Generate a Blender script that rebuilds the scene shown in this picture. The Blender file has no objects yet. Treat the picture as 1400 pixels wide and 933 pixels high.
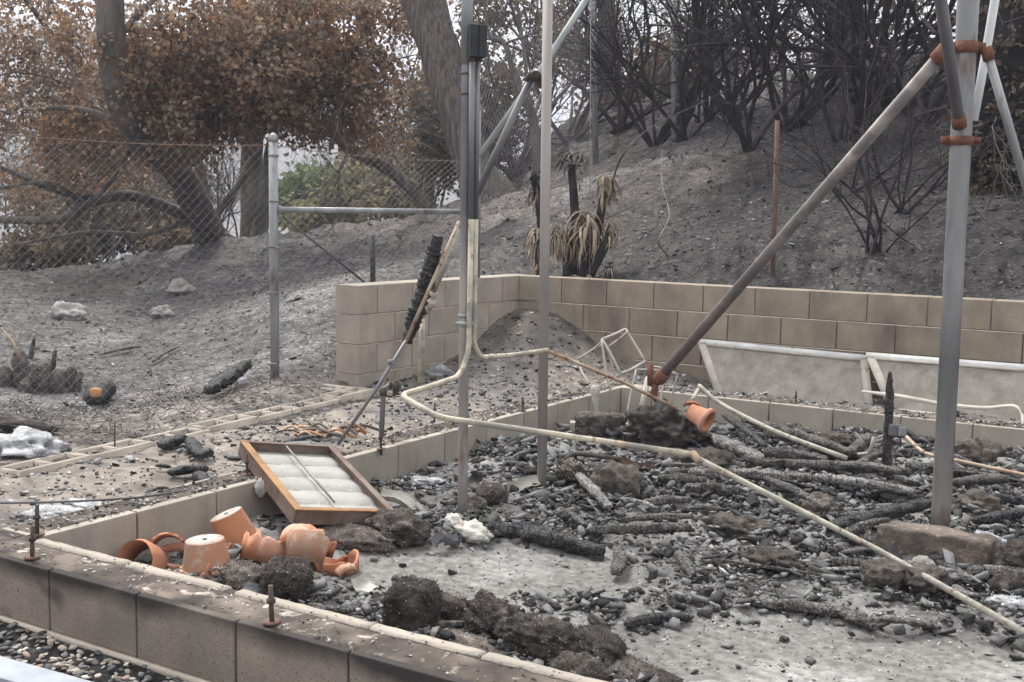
import bpy, bmesh, math, random
import numpy as np
from math import sin, cos, pi, radians
from mathutils import Vector, Matrix, Euler

SC = bpy.context.scene
COL = SC.collection
random.seed(7)
RNG = np.random.default_rng(11)

# ------------------------------------------------------------------ camera
F_PX, PITCH, ROLL, TH, CZ = 1583.9, .1077, .0209, .5507, 1.36
cam_d = bpy.data.cameras.new('camera')
cam = bpy.data.objects.new('camera', cam_d)
COL.objects.link(cam)
cam.matrix_world = (Matrix.Translation((0, 0, CZ)) @ Matrix.Rotation(TH, 4, 'Z')
                    @ Matrix.Rotation(pi/2-PITCH, 4, 'X') @ Matrix.Rotation(ROLL, 4, 'Z'))
cam_d.sensor_width = 36
cam_d.lens = F_PX/1400*36
cam_d.clip_start = .05
cam_d.clip_end = 3000
SC.camera = cam

# ------------------------------------------------------------------ sky, sun, exposure (overcast)
SUN_EL, SUN_AZ = radians(58), radians(-60)      # azimuth measured from +Y towards +X
w = bpy.data.worlds.new('World')
SC.world = w
w.use_nodes = True
nt = w.node_tree
bg = nt.nodes['Background']
sky = nt.nodes.new('ShaderNodeTexSky')
sky.sky_type = 'NISHITA'
sky.sun_disc = False
sky.sun_elevation = SUN_EL
sky.sun_rotation = SUN_AZ
sky.air_density = 1.0
sky.dust_density = 6.0
sky.ozone_density = 1.0
hs = nt.nodes.new('ShaderNodeHueSaturation')    # cloud cover: an even, nearly grey sky
hs.inputs['Saturation'].default_value = .12
mx = nt.nodes.new('ShaderNodeMixRGB')
mx.inputs[0].default_value = .72
mx.inputs[2].default_value = (8.7, 8.8, 8.9, 1)
nt.links.new(sky.outputs[0], hs.inputs['Color'])
nt.links.new(hs.outputs[0], mx.inputs[1])
nt.links.new(mx.outputs[0], bg.inputs[0])
bg.inputs[1].default_value = .105
sun_d = bpy.data.lights.new('sun', 'SUN')
sun_d.energy = 2.1
sun_d.angle = radians(12)
sun_d.color = (1, .98, .94)
sun = bpy.data.objects.new('sun', sun_d)
COL.objects.link(sun)
_sd = Vector((sin(SUN_AZ)*cos(SUN_EL), cos(SUN_AZ)*cos(SUN_EL), sin(SUN_EL)))
sun.rotation_euler = _sd.to_track_quat('Z', 'Y').to_euler()
sun.location = (0, 0, 20)
SC.view_settings.view_transform = 'Standard'
SC.view_settings.look = 'None'
SC.view_settings.gamma = 1
SC.view_settings.exposure = 1.2
SC.cycles.max_bounces = 5
SC.cycles.transparent_max_bounces = 12

# ------------------------------------------------------------------ surveying helpers
# The photo was measured once: these turn a sight line into a real point at its true distance.
CAMP = np.array([0, 0, CZ])
NRM = np.array([-sin(TH), cos(TH)])
def ray(px, py):
    a = px-700; b = py-466.5; c, s = cos(ROLL), sin(ROLL)
    x = (c*a+s*b)/F_PX; y = -(-s*a+c*b)/F_PX
    Y = cos(PITCH)+y*sin(PITCH); Z = y*cos(PITCH)-sin(PITCH)
    return np.array([x*cos(TH)-Y*sin(TH), x*sin(TH)+Y*cos(TH), Z])
def atz(px, py, z): r = ray(px, py); return CAMP+r*((z-CZ)/r[2])
def atx(px, py, x): r = ray(px, py); return CAMP+r*(x/r[0])
def aty(px, py, y): r = ray(px, py); return CAMP+r*(y/r[1])
def atd(px, py, d): r = ray(px, py); return CAMP+r*(d/(r[0]*NRM[0]+r[1]*NRM[1]))
def wpx(npx, d): return npx*d/F_PX

# ------------------------------------------------------------------ noise
_LAT = np.random.default_rng(3).random(1 << 16).astype(np.float32)
def vnoise(x, y, z):
    xi = np.floor(x).astype(np.int64); yi = np.floor(y).astype(np.int64); zi = np.floor(z).astype(np.int64)
    xf = x-xi; yf = y-yi; zf = z-zi
    xf = xf*xf*(3-2*xf); yf = yf*yf*(3-2*yf); zf = zf*zf*(3-2*zf)
    def h(a, b, c): return _LAT[((a*73856093) ^ (b*19349663) ^ (c*83492791)) & 0xffff]
    r = 0
    for dx in (0, 1):
        for dy in (0, 1):
            for dz in (0, 1):
                r = r+h(xi+dx, yi+dy, zi+dz)*(xf if dx else 1-xf)*(yf if dy else 1-yf)*(zf if dz else 1-zf)
    return r*2-1
def fbm(x, y, z=0., oct=4, gain=.5):
    x = np.asarray(x, float); y = np.asarray(y, float); z = np.asarray(z, float)+0*x
    r = 0; a = 1; f = 1
    for i in range(oct):
        r = r+a*vnoise(x*f+i*17.3, y*f+i*9.1, z*f+i*5.7); a *= gain; f *= 2.03
    return r
def sstep(a, b, x):
    t = np.clip((x-a)/(b-a), 0, 1); return t*t*(3-2*t)

# ------------------------------------------------------------------ mesh builder
class MB:
    def __init__(s): s.v = []; s.f = {3: [], 4: []}; s.c = []; s.n = 0; s.g = None
    def add(s, v, f, tint=None, grain=None):
        if grain is not None: s.g = grain
        v = np.asarray(v, float).reshape(-1, 3)
        for arr in (f if isinstance(f, (list, tuple)) else [f]):
            arr = np.asarray(arr, np.int64)
            if arr.size: s.f[arr.shape[1]].append(arr+s.n)
        s.v.append(v)
        t = np.ones((len(v), 3)) if tint is None else np.broadcast_to(np.asarray(tint, float), (len(v), 3))
        s.c.append(t); s.n += len(v)
        return s
    def mesh(s, name, smooth=False):
        v = np.concatenate(s.v).astype(np.float32); c = np.concatenate(s.c)
        t3 = np.concatenate(s.f[3]) if s.f[3] else np.zeros((0, 3), np.int64)
        t4 = np.concatenate(s.f[4]) if s.f[4] else np.zeros((0, 4), np.int64)
        me = bpy.data.meshes.new(name)
        me.vertices.add(len(v)); me.vertices.foreach_set('co', v.ravel())
        nl = t3.size+t4.size; nf = len(t3)+len(t4)
        me.loops.add(nl); me.loops.foreach_set('vertex_index', np.concatenate([t3.ravel(), t4.ravel()]).astype(np.int32))
        me.polygons.add(nf)
        st = np.concatenate([np.arange(len(t3))*3, len(t3)*3+np.arange(len(t4))*4]).astype(np.int32)
        me.polygons.foreach_set('loop_start', st)
        me.update(calc_edges=True)
        me.validate()
        at = me.color_attributes.new('tint', 'FLOAT_COLOR', 'POINT')
        at.data.foreach_set('color', np.concatenate([c, np.ones((len(c), 1))], 1).astype(np.float32).ravel())
        if s.g is not None and len(s.g) == len(v):
            ga = me.attributes.new('grain', 'FLOAT_VECTOR', 'POINT'); ga.data.foreach_set('vector', np.asarray(s.g, np.float32).ravel())
        if smooth: me.polygons.foreach_set('use_smooth', np.ones(len(me.polygons), bool))
        me.update()
        return me
    def build(s, name, m, parent=None, loc=None, smooth=False):
        return link(name, s.mesh(name, smooth), m, parent, loc)
def link(name, me, m, parent=None, loc=None):
    if m is not None and not me.materials: me.materials.append(m)
    o = bpy.data.objects.new(name, me); COL.objects.link(o)
    if parent is not None: o.parent = parent
    if loc is not None: o.location = Vector([float(a) for a in loc])
    return o
def tag(o, label, cat, group=None, kind=None):
    if label: o['label'] = label
    if cat: o['category'] = cat
    if group: o['group'] = group
    if kind: o['kind'] = kind
    return o
def thing(name, label, cat, loc=(0, 0, 0), group=None, rz=0):
    o = bpy.data.objects.new(name, None); COL.objects.link(o)
    o.empty_display_size = .1
    o.location = Vector([float(a) for a in loc]); o.rotation_euler[2] = rz
    return tag(o, label, cat, group)
def copy_tree(o, parent=None):
    c = o.copy(); COL.objects.link(c); c.parent = parent
    for ch in list(o.children): copy_tree(ch, c)
    return c
def rel(pts, loc): return [np.asarray(p, float)-np.asarray(loc, float) for p in pts]

def frames(P):
    P = np.asarray(P, float); T = np.gradient(P, axis=0); T /= np.linalg.norm(T, axis=1)[:, None]+1e-12
    up = np.array([0, 0, 1.]) if abs(T[0][2]) < .9 else np.array([1., 0, 0])
    n = np.cross(T[0], up); n /= np.linalg.norm(n); N = []
    for t in T:
        n = n-t*np.dot(n, t); n /= np.linalg.norm(n)+1e-12; N.append(n)
    N = np.array(N); return P, T, N, np.cross(T, N)
def tube(mb, P, R, sides=8, tint=None, cap=True):
    P, T, N, B = frames(P); k = len(P); R = np.broadcast_to(np.asarray(R, float), (k,))
    a = np.arange(sides)*2*pi/sides
    V = P[:, None]+R[:, None, None]*(N[:, None]*np.cos(a)[None, :, None]+B[:, None]*np.sin(a)[None, :, None])
    V = V.reshape(-1, 3); i = np.arange(k-1)[:, None]*sides; j = np.arange(sides)[None]; j2 = (j+1) % sides
    Fq = np.stack([i+j, i+j2, i+sides+j2, i+sides+j], -1).reshape(-1, 4)
    fs = [Fq]
    if cap:
        V = np.vstack([V, P[0], P[-1]]); c0 = k*sides; j = np.arange(sides); j2 = (j+1) % sides
        fs.append(np.vstack([np.stack([j2, j, np.full(sides, c0)], 1),
                             np.stack([(k-1)*sides+j, (k-1)*sides+j2, np.full(sides, c0+1)], 1)]))
    if tint is not None and np.ndim(tint) == 2:
        t = np.repeat(np.asarray(tint), sides, 0); tint = np.vstack([t, t[:1], t[-1:]]) if cap else t
    mb.add(V, fs, tint)
def sticks(mb, A, B, r, sides=3, tint=None):          # many straight thin sticks at once
    A = np.asarray(A, float); B = np.asarray(B, float); n = len(A)
    r = np.broadcast_to(np.asarray(r, float), (n,))
    T = B-A; T /= np.linalg.norm(T, axis=1)[:, None]+1e-9
    up = np.where(np.abs(T[:, 2:3]) < .9, np.array([[0, 0, 1.]]), np.array([[1., 0, 0]]))
    N = np.cross(T, up); N /= np.linalg.norm(N, axis=1)[:, None]; Bn = np.cross(T, N)
    a = np.arange(sides)*2*pi/sides
    ring = N[:, None]*np.cos(a)[None, :, None]+Bn[:, None]*np.sin(a)[None, :, None]
    V = np.concatenate([A[:, None]+ring*r[:, None, None], B[:, None]+ring*r[:, None, None]*.8], 1)
    base = np.arange(n)[:, None]*2*sides; j = np.arange(sides)[None]; j2 = (j+1) % sides
    Fq = np.stack([base+j, base+j2, base+sides+j2, base+sides+j], -1).reshape(-1, 4)
    if tint is not None and np.ndim(tint) == 2: tint = np.repeat(tint, 2*sides, 0)
    mb.add(V.reshape(-1, 3), Fq, tint)
def smoothpath(pts, n=8):
    P = [np.asarray(p, float) for p in pts]; P = [2*P[0]-P[1]]+P+[2*P[-1]-P[-2]]; out = []
    for i in range(1, len(P)-2):
        for k in range(n):
            t = k/n
            out.append(.5*((2*P[i])+(-P[i-1]+P[i+1])*t+(2*P[i-1]-5*P[i]+4*P[i+1]-P[i+2])*t*t+(-P[i-1]+3*P[i]-3*P[i+1]+P[i+2])*t**3))
    out.append(P[-2]); return np.array(out)
def fillet(pts, rad, n=6):                             # polyline with rounded bends
    P = [np.asarray(p, float) for p in pts]; out = [P[0]]
    for i in range(1, len(P)-1):
        a = P[i-1]-P[i]; b = P[i+1]-P[i]; la = np.linalg.norm(a); lb = np.linalg.norm(b)
        r = min(rad, la*.45, lb*.45); p0 = P[i]+a/la*r; p1 = P[i]+b/lb*r
        for k in range(n+1):
            t = k/n; out.append((1-t)**2*p0+2*t*(1-t)*P[i]+t*t*p1)
    out.append(P[-1]); return np.array(out)
BOXF = np.array([[0, 3, 2, 1], [4, 5, 6, 7], [0, 1, 5, 4], [1, 2, 6, 5], [2, 3, 7, 6], [3, 0, 4, 7]])
def boxv(x0, x1, y0, y1, z0, z1):
    return np.array([[x0, y0, z0], [x1, y0, z0], [x1, y1, z0], [x0, y1, z0], [x0, y0, z1], [x1, y0, z1], [x1, y1, z1], [x0, y1, z1]], float)
def box(mb, x0, x1, y0, y1, z0, z1, tint=None): mb.add(boxv(x0, x1, y0, y1, z0, z1), BOXF, tint)
def bevbox(x0, x1, y0, y1, z0, z1, b=.006, rough=0, seed=0):
    bm = bmesh.new(); bmesh.ops.create_cube(bm, size=1)
    for v in bm.verts: v.co = Vector(((x0+x1)/2+v.co.x*(x1-x0), (y0+y1)/2+v.co.y*(y1-y0), (z0+z1)/2+v.co.z*(z1-z0)))
    if b > 0: bmesh.ops.bevel(bm, geom=bm.edges[:], offset=b, segments=2, profile=.6, affect='EDGES')
    if rough:
        rr = random.Random(seed)
        for v in bm.verts: v.co += Vector([rr.uniform(-rough, rough) for _ in range(3)])
    me = bpy.data.meshes.new('block'); bm.to_mesh(me); bm.free()
    at = me.color_attributes.new('tint', 'FLOAT_COLOR', 'POINT')
    for d in at.data: d.color = (1, 1, 1, 1)
    return me
def beambox(mb, A, B, w, h, up=(0, 0, 1), tint=None):  # a straight bar of rectangular section
    A = np.asarray(A, float); B = np.asarray(B, float); t = (B-A)/np.linalg.norm(B-A)
    s = np.cross(t, up); s /= np.linalg.norm(s); u = np.cross(s, t)
    V = [P+s*a*w/2+u*b*h/2 for P in (A, B) for a, b in ((-1, -1), (1, -1), (1, 1), (-1, 1))]
    mb.add(np.array(V), np.array([[3, 2, 1, 0], [4, 5, 6, 7], [0, 1, 5, 4], [1, 2, 6, 5], [2, 3, 7, 6], [3, 0, 4, 7]]), tint)
def ico(sub):
    bm = bmesh.new(); bmesh.ops.create_icosphere(bm, subdivisions=sub, radius=1)
    v = np.array([x.co[:] for x in bm.verts]); f = np.array([[q.index for q in p.verts] for p in bm.faces]); bm.free(); return v, f
ICO = {k: ico(k) for k in (1, 2, 3, 4, 5)}

# ------------------------------------------------------------------ materials
def srgb(*c): return tuple((x/255/12.92 if x/255 <= .04045 else ((x/255+.055)/1.055)**2.4) for x in c)
def mat(name, c1, c2, scale=8, detail=5, rough=.9, bump=.3, bscale=60, c3=None, s3=40, t3=(.55, .65), spec=.25,
        metal=0, rnd=0., tint=False, stretch=None, bdist=.01, crack=None, mixr=(.35, .65), extra=None):
    m = bpy.data.materials.new(name); m.use_nodes = True; nt = m.node_tree; N = nt.nodes; L = nt.links
    b = N['Principled BSDF']; b.inputs['Roughness'].default_value = rough; b.inputs['Metallic'].default_value = metal
    b.inputs['Specular IOR Level'].default_value = spec
    tc = N.new('ShaderNodeTexCoord'); co = tc.outputs['Object']
    oi = N.new('ShaderNodeObjectInfo')
    ad = N.new('ShaderNodeVectorMath'); ad.operation = 'ADD'
    sc_ = N.new('ShaderNodeVectorMath'); sc_.operation = 'SCALE'; sc_.inputs[3].default_value = 7
    cb = N.new('ShaderNodeCombineXYZ')
    for i in range(3): L.new(oi.outputs['Random'], cb.inputs[i])
    L.new(cb.outputs[0], sc_.inputs[0]); L.new(co, ad.inputs[0]); L.new(sc_.outputs[0], ad.inputs[1]); co = ad.outputs[0]
    if stretch:
        mp = N.new('ShaderNodeMapping'); mp.inputs['Scale'].default_value = stretch; L.new(co, mp.inputs[0]); co = mp.outputs[0]
    def noise(s, d=5, r=.55):
        n = N.new('ShaderNodeTexNoise'); n.inputs['Scale'].default_value = s; n.inputs['Detail'].default_value = d
        n.inputs['Roughness'].default_value = r; L.new(co, n.inputs['Vector']); return n.outputs['Fac']
    def ramp(x, a, b_):
        r = N.new('ShaderNodeMapRange'); r.inputs[1].default_value = a; r.inputs[2].default_value = b_; L.new(x, r.inputs[0]); return r.outputs[0]
    def mix(f, a, b_, mode='MIX'):
        n = N.new('ShaderNodeMixRGB'); n.blend_type = mode
        if hasattr(f, 'links'): L.new(f, n.inputs[0])
        else: n.inputs[0].default_value = f
        for i, q in ((1, a), (2, b_)):
            if hasattr(q, 'links'): L.new(q, n.inputs[i])
            else: n.inputs[i].default_value = (*q, 1)
        return n.outputs[0]
    col = mix(ramp(noise(scale, detail), *mixr), c1, c2)
    if c3: col = mix(ramp(noise(s3, 4, .6), *t3), col, c3)
    h = noise(bscale, 6, .65)
    if crack:
        vo = N.new('ShaderNodeTexVoronoi'); vo.feature = 'DISTANCE_TO_EDGE'; vo.inputs['Scale'].default_value = crack[0]
        if len(crack) > 3:
            ga = N.new('ShaderNodeAttribute'); ga.attribute_name = 'grain'; wn = N.new('ShaderNodeTexNoise'); wn.inputs['Scale'].default_value = 60
            L.new(co, wn.inputs['Vector']); w1 = N.new('ShaderNodeVectorMath'); w1.operation = 'MULTIPLY_ADD'; L.new(wn.outputs['Color'], w1.inputs[0]); w1.inputs[1].default_value = (.012, .012, .012)
            L.new(ga.outputs['Vector'], w1.inputs[2]); L.new(w1.outputs[0], vo.inputs['Vector']); vo.inputs['Randomness'].default_value = .75
        else: L.new(co, vo.inputs['Vector'])
        e = ramp(vo.outputs['Distance'], 0, crack[1])
        n9 = ramp(noise(crack[0]*.5, 3), .35, .6); m9 = N.new('ShaderNodeMath'); m9.operation = 'MAXIMUM'; L.new(e, m9.inputs[0])
        m8 = N.new('ShaderNodeMath'); m8.operation = 'MULTIPLY'; L.new(n9, m8.inputs[0]); m8.inputs[1].default_value = .4; L.new(m8.outputs[0], m9.inputs[1]); e = m9.outputs[0]
        col = mix(e, crack[2], col)
        mm = N.new('ShaderNodeMath'); mm.operation = 'MULTIPLY_ADD'; L.new(e, mm.inputs[0]); mm.inputs[1].default_value = 2.5
        L.new(h, mm.inputs[2]); h = mm.outputs[0]
    if extra: col = extra(N, L, tc, col, noise, ramp, mix)
    if rnd:
        r = N.new('ShaderNodeMapRange'); r.inputs[3].default_value = 1-rnd; r.inputs[4].default_value = 1+rnd
        L.new(oi.outputs['Random'], r.inputs[0])
        cc = N.new('ShaderNodeCombineXYZ')
        for i in range(3): L.new(r.outputs[0], cc.inputs[i])
        col = mix(1., col, cc.outputs[0], 'MULTIPLY')
    if tint:
        at = N.new('ShaderNodeAttribute'); at.attribute_name = 'tint'
        col = mix(1., col, at.outputs['Color'], 'MULTIPLY')
    L.new(col, b.inputs['Base Color'])
    if bump:
        bn = N.new('ShaderNodeBump'); bn.inputs['Strength'].default_value = bump; bn.inputs['Distance'].default_value = bdist
        L.new(h, bn.inputs['Height']); L.new(bn.outputs[0], b.inputs['Normal'])
    return m

def soot(lo, hi, dark, amount=1., nscale=2.2):
    """fire soot along the upper edge of the blocks, in patches"""
    def f(N, L, tc, col, noise, ramp, mix):
        g = N.new('ShaderNodeNewGeometry'); s = N.new('ShaderNodeSeparateXYZ'); L.new(g.outputs['Position'], s.inputs[0])
        n = N.new('ShaderNodeTexNoise'); n.inputs['Scale'].default_value = nscale; n.inputs['Detail'].default_value = 6
        L.new(g.outputs['Position'], n.inputs['Vector'])
        z = ramp(s.outputs['Z'], lo, hi)
        a = N.new('ShaderNodeMath'); a.operation = 'MULTIPLY_ADD'; L.new(z, a.inputs[0]); a.inputs[1].default_value = .62
        L.new(n.outputs['Fac'], a.inputs[2])
        k = ramp(a.outputs[0], .8, 1.1)
        k2 = N.new('ShaderNodeMath'); k2.operation = 'MULTIPLY'; L.new(k, k2.inputs[0]); k2.inputs[1].default_value = amount
        n2 = N.new('ShaderNodeTexNoise'); n2.inputs['Scale'].default_value = 5.5; n2.inputs['Detail'].default_value = 2
        L.new(g.outputs['Position'], n2.inputs['Vector'])
        k3 = ramp(n2.outputs['Fac'], .63, .78)
        mxx = N.new('ShaderNodeMath'); mxx.operation = 'MAXIMUM'; L.new(k2.outputs[0], mxx.inputs[0]); L.new(k3, mxx.inputs[1])
        return mix(mxx.outputs[0], col, dark)
    return f
def stain(nscale, a, b, dark, stretchz=.35):
    def f(N, L, tc, col, noise, ramp, mix):
        g = N.new('ShaderNodeNewGeometry'); mp = N.new('ShaderNodeMapping'); mp.inputs['Scale'].default_value = (1, 1, stretchz)
        L.new(g.outputs['Position'], mp.inputs[0])
        n = N.new('ShaderNodeTexNoise'); n.inputs['Scale'].default_value = nscale; n.inputs['Detail'].default_value = 5
        L.new(mp.outputs[0], n.inputs['Vector'])
        return mix(ramp(n.outputs['Fac'], a, b), col, dark)
    return f
M = {}
M['cmu_front'] = mat('cmu_front', (.27, .228, .185), (.2, .17, .14), 6, bscale=130, bump=.9, bdist=.005, c3=(.09, .075, .065), s3=150, t3=(.58, .68), rnd=.08, extra=soot(.09, .215, (.045, .038, .036)))
M['cmu_inner'] = mat('cmu_inner', (.37, .33, .28), (.29, .26, .22), 5, bscale=130, bump=.8, bdist=.005, c3=(.2, .17, .15), s3=150, t3=(.58, .68), rnd=.07, extra=stain(4, .55, .8, (.17, .15, .135)))
M['cmu_tan'] = mat('cmu_tan', (.33, .278, .215), (.255, .213, .166), 5, bscale=130, bump=.8, bdist=.005, c3=(.16, .115, .09), s3=150, t3=(.58, .68), rnd=.09, extra=stain(3.2, .5, .75, (.13, .1, .09)))
M['cmu_pale'] = mat('cmu_pale', (.38, .335, .28), (.3, .265, .225), 5, bscale=130, bump=.8, bdist=.005, c3=(.26, .21, .17), s3=150, t3=(.58, .68), rnd=.07, extra=stain(3, .6, .8, (.2, .17, .14)))
M['mortar'] = mat('mortar', (.5, .43, .36), (.34, .29, .24), 14, bscale=150, bump=.5, bdist=.004)
M['mortar_dark'] = mat('mortar_dark', (.13, .1, .085), (.08, .065, .06), 14, bscale=150, bump=.5, bdist=.004)
M['grout'] = mat('grout', (.14, .12, .105), (.055, .048, .044), 9, bscale=120, bump=.8, bdist=.008, c3=(.42, .39, .35), s3=16, t3=(.6, .72), tint=True)
M['ash'] = mat('ash', (.31, .297, .28), (.16, .153, .147), 26, bscale=200, detail=10, bump=1.0, bdist=.008, c3=(.45, .44, .43), s3=11, t3=(.6, .75), tint=True)
M['planter'] = mat('planter', (.22, .2, .185), (.11, .1, .095), 9, bscale=140, bump=1.0, bdist=.01, c3=(.4, .37, .34), s3=26, t3=(.62, .72), tint=True)
M['hill'] = mat('hill', (.122, .116, .112), (.045, .043, .042), 7, bscale=45, bump=1.0, bdist=.04, c3=(.3, .285, .28), s3=24, t3=(.55, .75), tint=True, detail=10)
M['char'] = mat('char', (.06, .057, .058), (.2, .19, .18), 1.2, bscale=6, bump=.9, bdist=.15, crack=(2.6, .07, (.02, .02, .02)), tint=True, rough=.75, rnd=.25, mixr=(.4, .7))
M['charwood'] = mat('charwood', (.22, .2, .183), (.085, .079, .075), 10, bscale=110, bump=1, bdist=.008, crack=(52, .1, (.05, .047, .045), 1), rough=.8, rnd=.2, tint=True)
M['blackwood'] = mat('blackwood', (.02, .02, .02), (.05, .048, .047), 12, bscale=90, bump=1, bdist=.01, crack=(44, .1, (.006, .006, .006), 1), rough=.55, spec=.4, rnd=.15, tint=True)
M['ashwood'] = mat('ashwood', (.34, .32, .3), (.2, .19, .18), 9, bscale=110, bump=1, bdist=.008, crack=(46, .08, (.1, .095, .09), 1), rnd=.15, tint=True)
M['root'] = mat('root', (.022, .018, .017), (.08, .068, .06), 22, bscale=90, bump=1, bdist=.02, extra=stain(11, .56, .74, (.17, .155, .14), 1), tint=True, rnd=.15, c3=(.16, .13, .11), s3=120, t3=(.6, .72))
M['rootpale'] = mat('rootpale', (.17, .145, .125), (.075, .065, .058), 22, bscale=90, bump=1, bdist=.02, tint=True, rnd=.1, c3=(.26, .22, .17), s3=90, t3=(.58, .7))
M['galv'] = mat('galv', (.33, .335, .335), (.22, .225, .23), 6, tint=True, bscale=60, bump=.12, rough=.5, metal=.35, spec=.4, stretch=(1, 1, .25), c3=(.15, .11, .09), s3=9, t3=(.57, .68), mixr=(.42, .58))
M['galv_brown'] = mat('galv_brown', (.36, .33, .3), (.25, .225, .21), 4, bscale=60, bump=.12, rough=.6, metal=.2, spec=.35, stretch=(1, 1, .2), c3=(.19, .15, .13), s3=5, t3=(.56, .72))
M['galv_soot'] = mat('galv_soot', (.23, .2, .19), (.12, .105, .1), 2.2, bscale=70, bump=.2, rough=.6, metal=.2, spec=.35, c3=(.3, .26, .23), s3=7, t3=(.5, .68))
M['galv_low'] = mat('galv_low', (.15, .15, .16), (.22, .215, .215), 4, bscale=60, bump=.15, rough=.55, metal=.3, spec=.35, stretch=(1, 1, .3), c3=(.28, .25, .23), s3=6, t3=(.6, .75))
M['galv_dark'] = mat('galv_dark', (.13, .13, .14), (.2, .195, .2), 5, bscale=60, bump=.15, rough=.5, metal=.35, spec=.4, stretch=(1, 1, .3), c3=(.24, .2, .18), s3=6, t3=(.6, .75))
M['pipe_white'] = mat('pipe_white', (.75, .77, .76), (.6, .63, .62), 5, bump=.1, rough=.5)
M['pipe_green'] = mat('pipe_green', (.36, .385, .37), (.25, .27, .26), 7, bump=.15, rough=.6, metal=.15)
M['conduit'] = mat('conduit', (.53, .49, .38), (.42, .375, .29), 14, bump=.35, rough=.65, c3=(.25, .16, .1), s3=30, t3=(.58, .66), extra=stain(7, .5, .62, (.25, .235, .205), 1))
M['conduit_rust'] = mat('conduit_rust', (.3, .2, .13), (.42, .36, .27), 12, bump=.3, rough=.7, c3=(.16, .08, .045), s3=20, t3=(.55, .65))
M['pipe_bone'] = mat('pipe_bone', (.43, .405, .34), (.3, .28, .24), 16, bump=.5, rough=.75, c3=(.2, .13, .09), s3=28, t3=(.57, .66))
M['rust'] = mat('rust', (.19, .082, .05), (.12, .06, .042), 22, bump=.6, bscale=90, rough=.85, c3=(.34, .15, .07), s3=40, t3=(.58, .7))
M['rust_dark'] = mat('rust_dark', (.09, .06, .05), (.16, .095, .07), 14, bump=.5, rough=.8)
M['rust_orange'] = mat('rust_orange', (.34, .19, .08), (.2, .11, .055), 9, bump=.4, rough=.7, c3=(.1, .055, .04), s3=12, t3=(.56, .7))
M['rust_brown'] = mat('rust_brown', (.12, .075, .052), (.2, .155, .135), 9, bump=.4, rough=.7)
M['filter'] = mat('filter', (.35, .342, .315), (.28, .273, .25), 5, bump=.5, bscale=200, bdist=.003, c3=(.6, .59, .55), s3=120, t3=(.6, .7), rough=.95)
M['dark_iron'] = mat('dark_iron', (.05, .045, .043), (.11, .085, .07), 16, bump=.6, rough=.7, metal=.3)
M['box_black'] = mat('box_black', (.022, .023, .025), (.04, .04, .042), 10, bump=.3, rough=.6)
M['terracotta'] = mat('terracotta', (.46, .2, .105), (.34, .145, .085), 5, bump=.15, bscale=120, c3=(.53, .33, .25), s3=7, t3=(.5, .75), rough=.85, rnd=.1)
M['terra_ash'] = mat('terra_ash', (.43, .215, .13), (.35, .22, .155), 9, bump=.3, bscale=120, c3=(.44, .37, .31), s3=26, t3=(.52, .72), rough=.9)
M['terra_base'] = mat('terra_base', (.52, .43, .38), (.42, .36, .33), 9, bump=.3, c3=(.2, .17, .15), s3=20, t3=(.58, .7))
M['soot'] = mat('soot', (.012, .012, .012), (.03, .03, .03), 10)
M['stone_brown'] = mat('stone_brown', (.21, .172, .142), (.1, .085, .075), 11, bump=1, bscale=90, bdist=.012, c3=(.34, .27, .21), s3=34, t3=(.56, .68), tint=True)
M['stone_pale'] = mat('stone_pale', (.33, .315, .29), (.2, .19, .175), 14, bump=.6, rnd=.15)
M['plaster'] = mat('plaster', (.58, .56, .51), (.38, .36, .32), 9, bump=.7, bscale=70, bdist=.01, c3=(.3, .22, .15), s3=7, t3=(.6, .72))
M['white_ash'] = mat('white_ash', (.6, .6, .61), (.33, .33, .335), 16, bump=1, bscale=70, bdist=.02, tint=True)
M['white_paint'] = mat('white_paint', (.66, .66, .65), (.5, .49, .47), 8, bump=.3, c3=(.3, .26, .22), s3=22, t3=(.62, .7))
M['old_paint'] = mat('old_paint', (.44, .41, .36), (.35, .32, .28), 12, bump=.3, c3=(.22, .15, .1), s3=20, t3=(.62, .72))
M['sheet'] = mat('sheet', (.55, .52, .46), (.42, .39, .34), 12, bump=.3, rough=.9)
M['slab_blue'] = mat('slab_blue', (.33, .35, .385), (.26, .275, .3), 10, bump=.25, c3=(.3, .28, .26), s3=14, t3=(.62, .7))
M['slate'] = mat('slate', (.2, .205, .215), (.12, .12, .125), 9, bump=.6, bscale=60, c3=(.32, .31, .3), s3=18, t3=(.58, .7))
M['chips2'] = mat('chips2', (1, 1, 1), (.7, .7, .7), 40, bump=.5, tint=True)
M['gravel'] = mat('gravel', (.9, .88, .86), (.75, .74, .73), 40, bump=.3, tint=True, rough=.85)
M['ground_gravel'] = mat('ground_gravel', (.1, .095, .09), (.06, .056, .055), 12, bump=1)
M['bark_oak'] = mat('bark_oak', (.2, .175, .155), (.085, .074, .068), 6, bump=1, bscale=14, bdist=.05, stretch=(1, 1, .3), tint=True, c3=(.25, .225, .2), s3=9, t3=(.58, .75))
M['bark_grey'] = mat('bark_grey', (.2, .17, .15), (.085, .072, .064), 34, bump=1, bscale=34, bdist=.08, stretch=(1, 1, .09), tint=True, mixr=(.35, .65), c3=(.26, .23, .2), s3=60, t3=(.56, .7))
M['bark_burnt'] = mat('bark_burnt', (.022, .02, .02), (.065, .057, .055), 7, bump=.8, bscale=40, bdist=.02, tint=True, rnd=.2)
M['leaf'] = mat('leaf', (1, 1, 1), (.8, .8, .8), 30, bump=0, tint=True, rough=.7, spec=.3)
M['wire'] = mat('wire', (.3, .295, .29), (.23, .225, .22), 4, bump=0, rough=.6, metal=.3)
M['wire_rust'] = mat('wire_rust', (.2, .12, .09), (.13, .09, .075), 4, bump=0, rough=.8)
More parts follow.
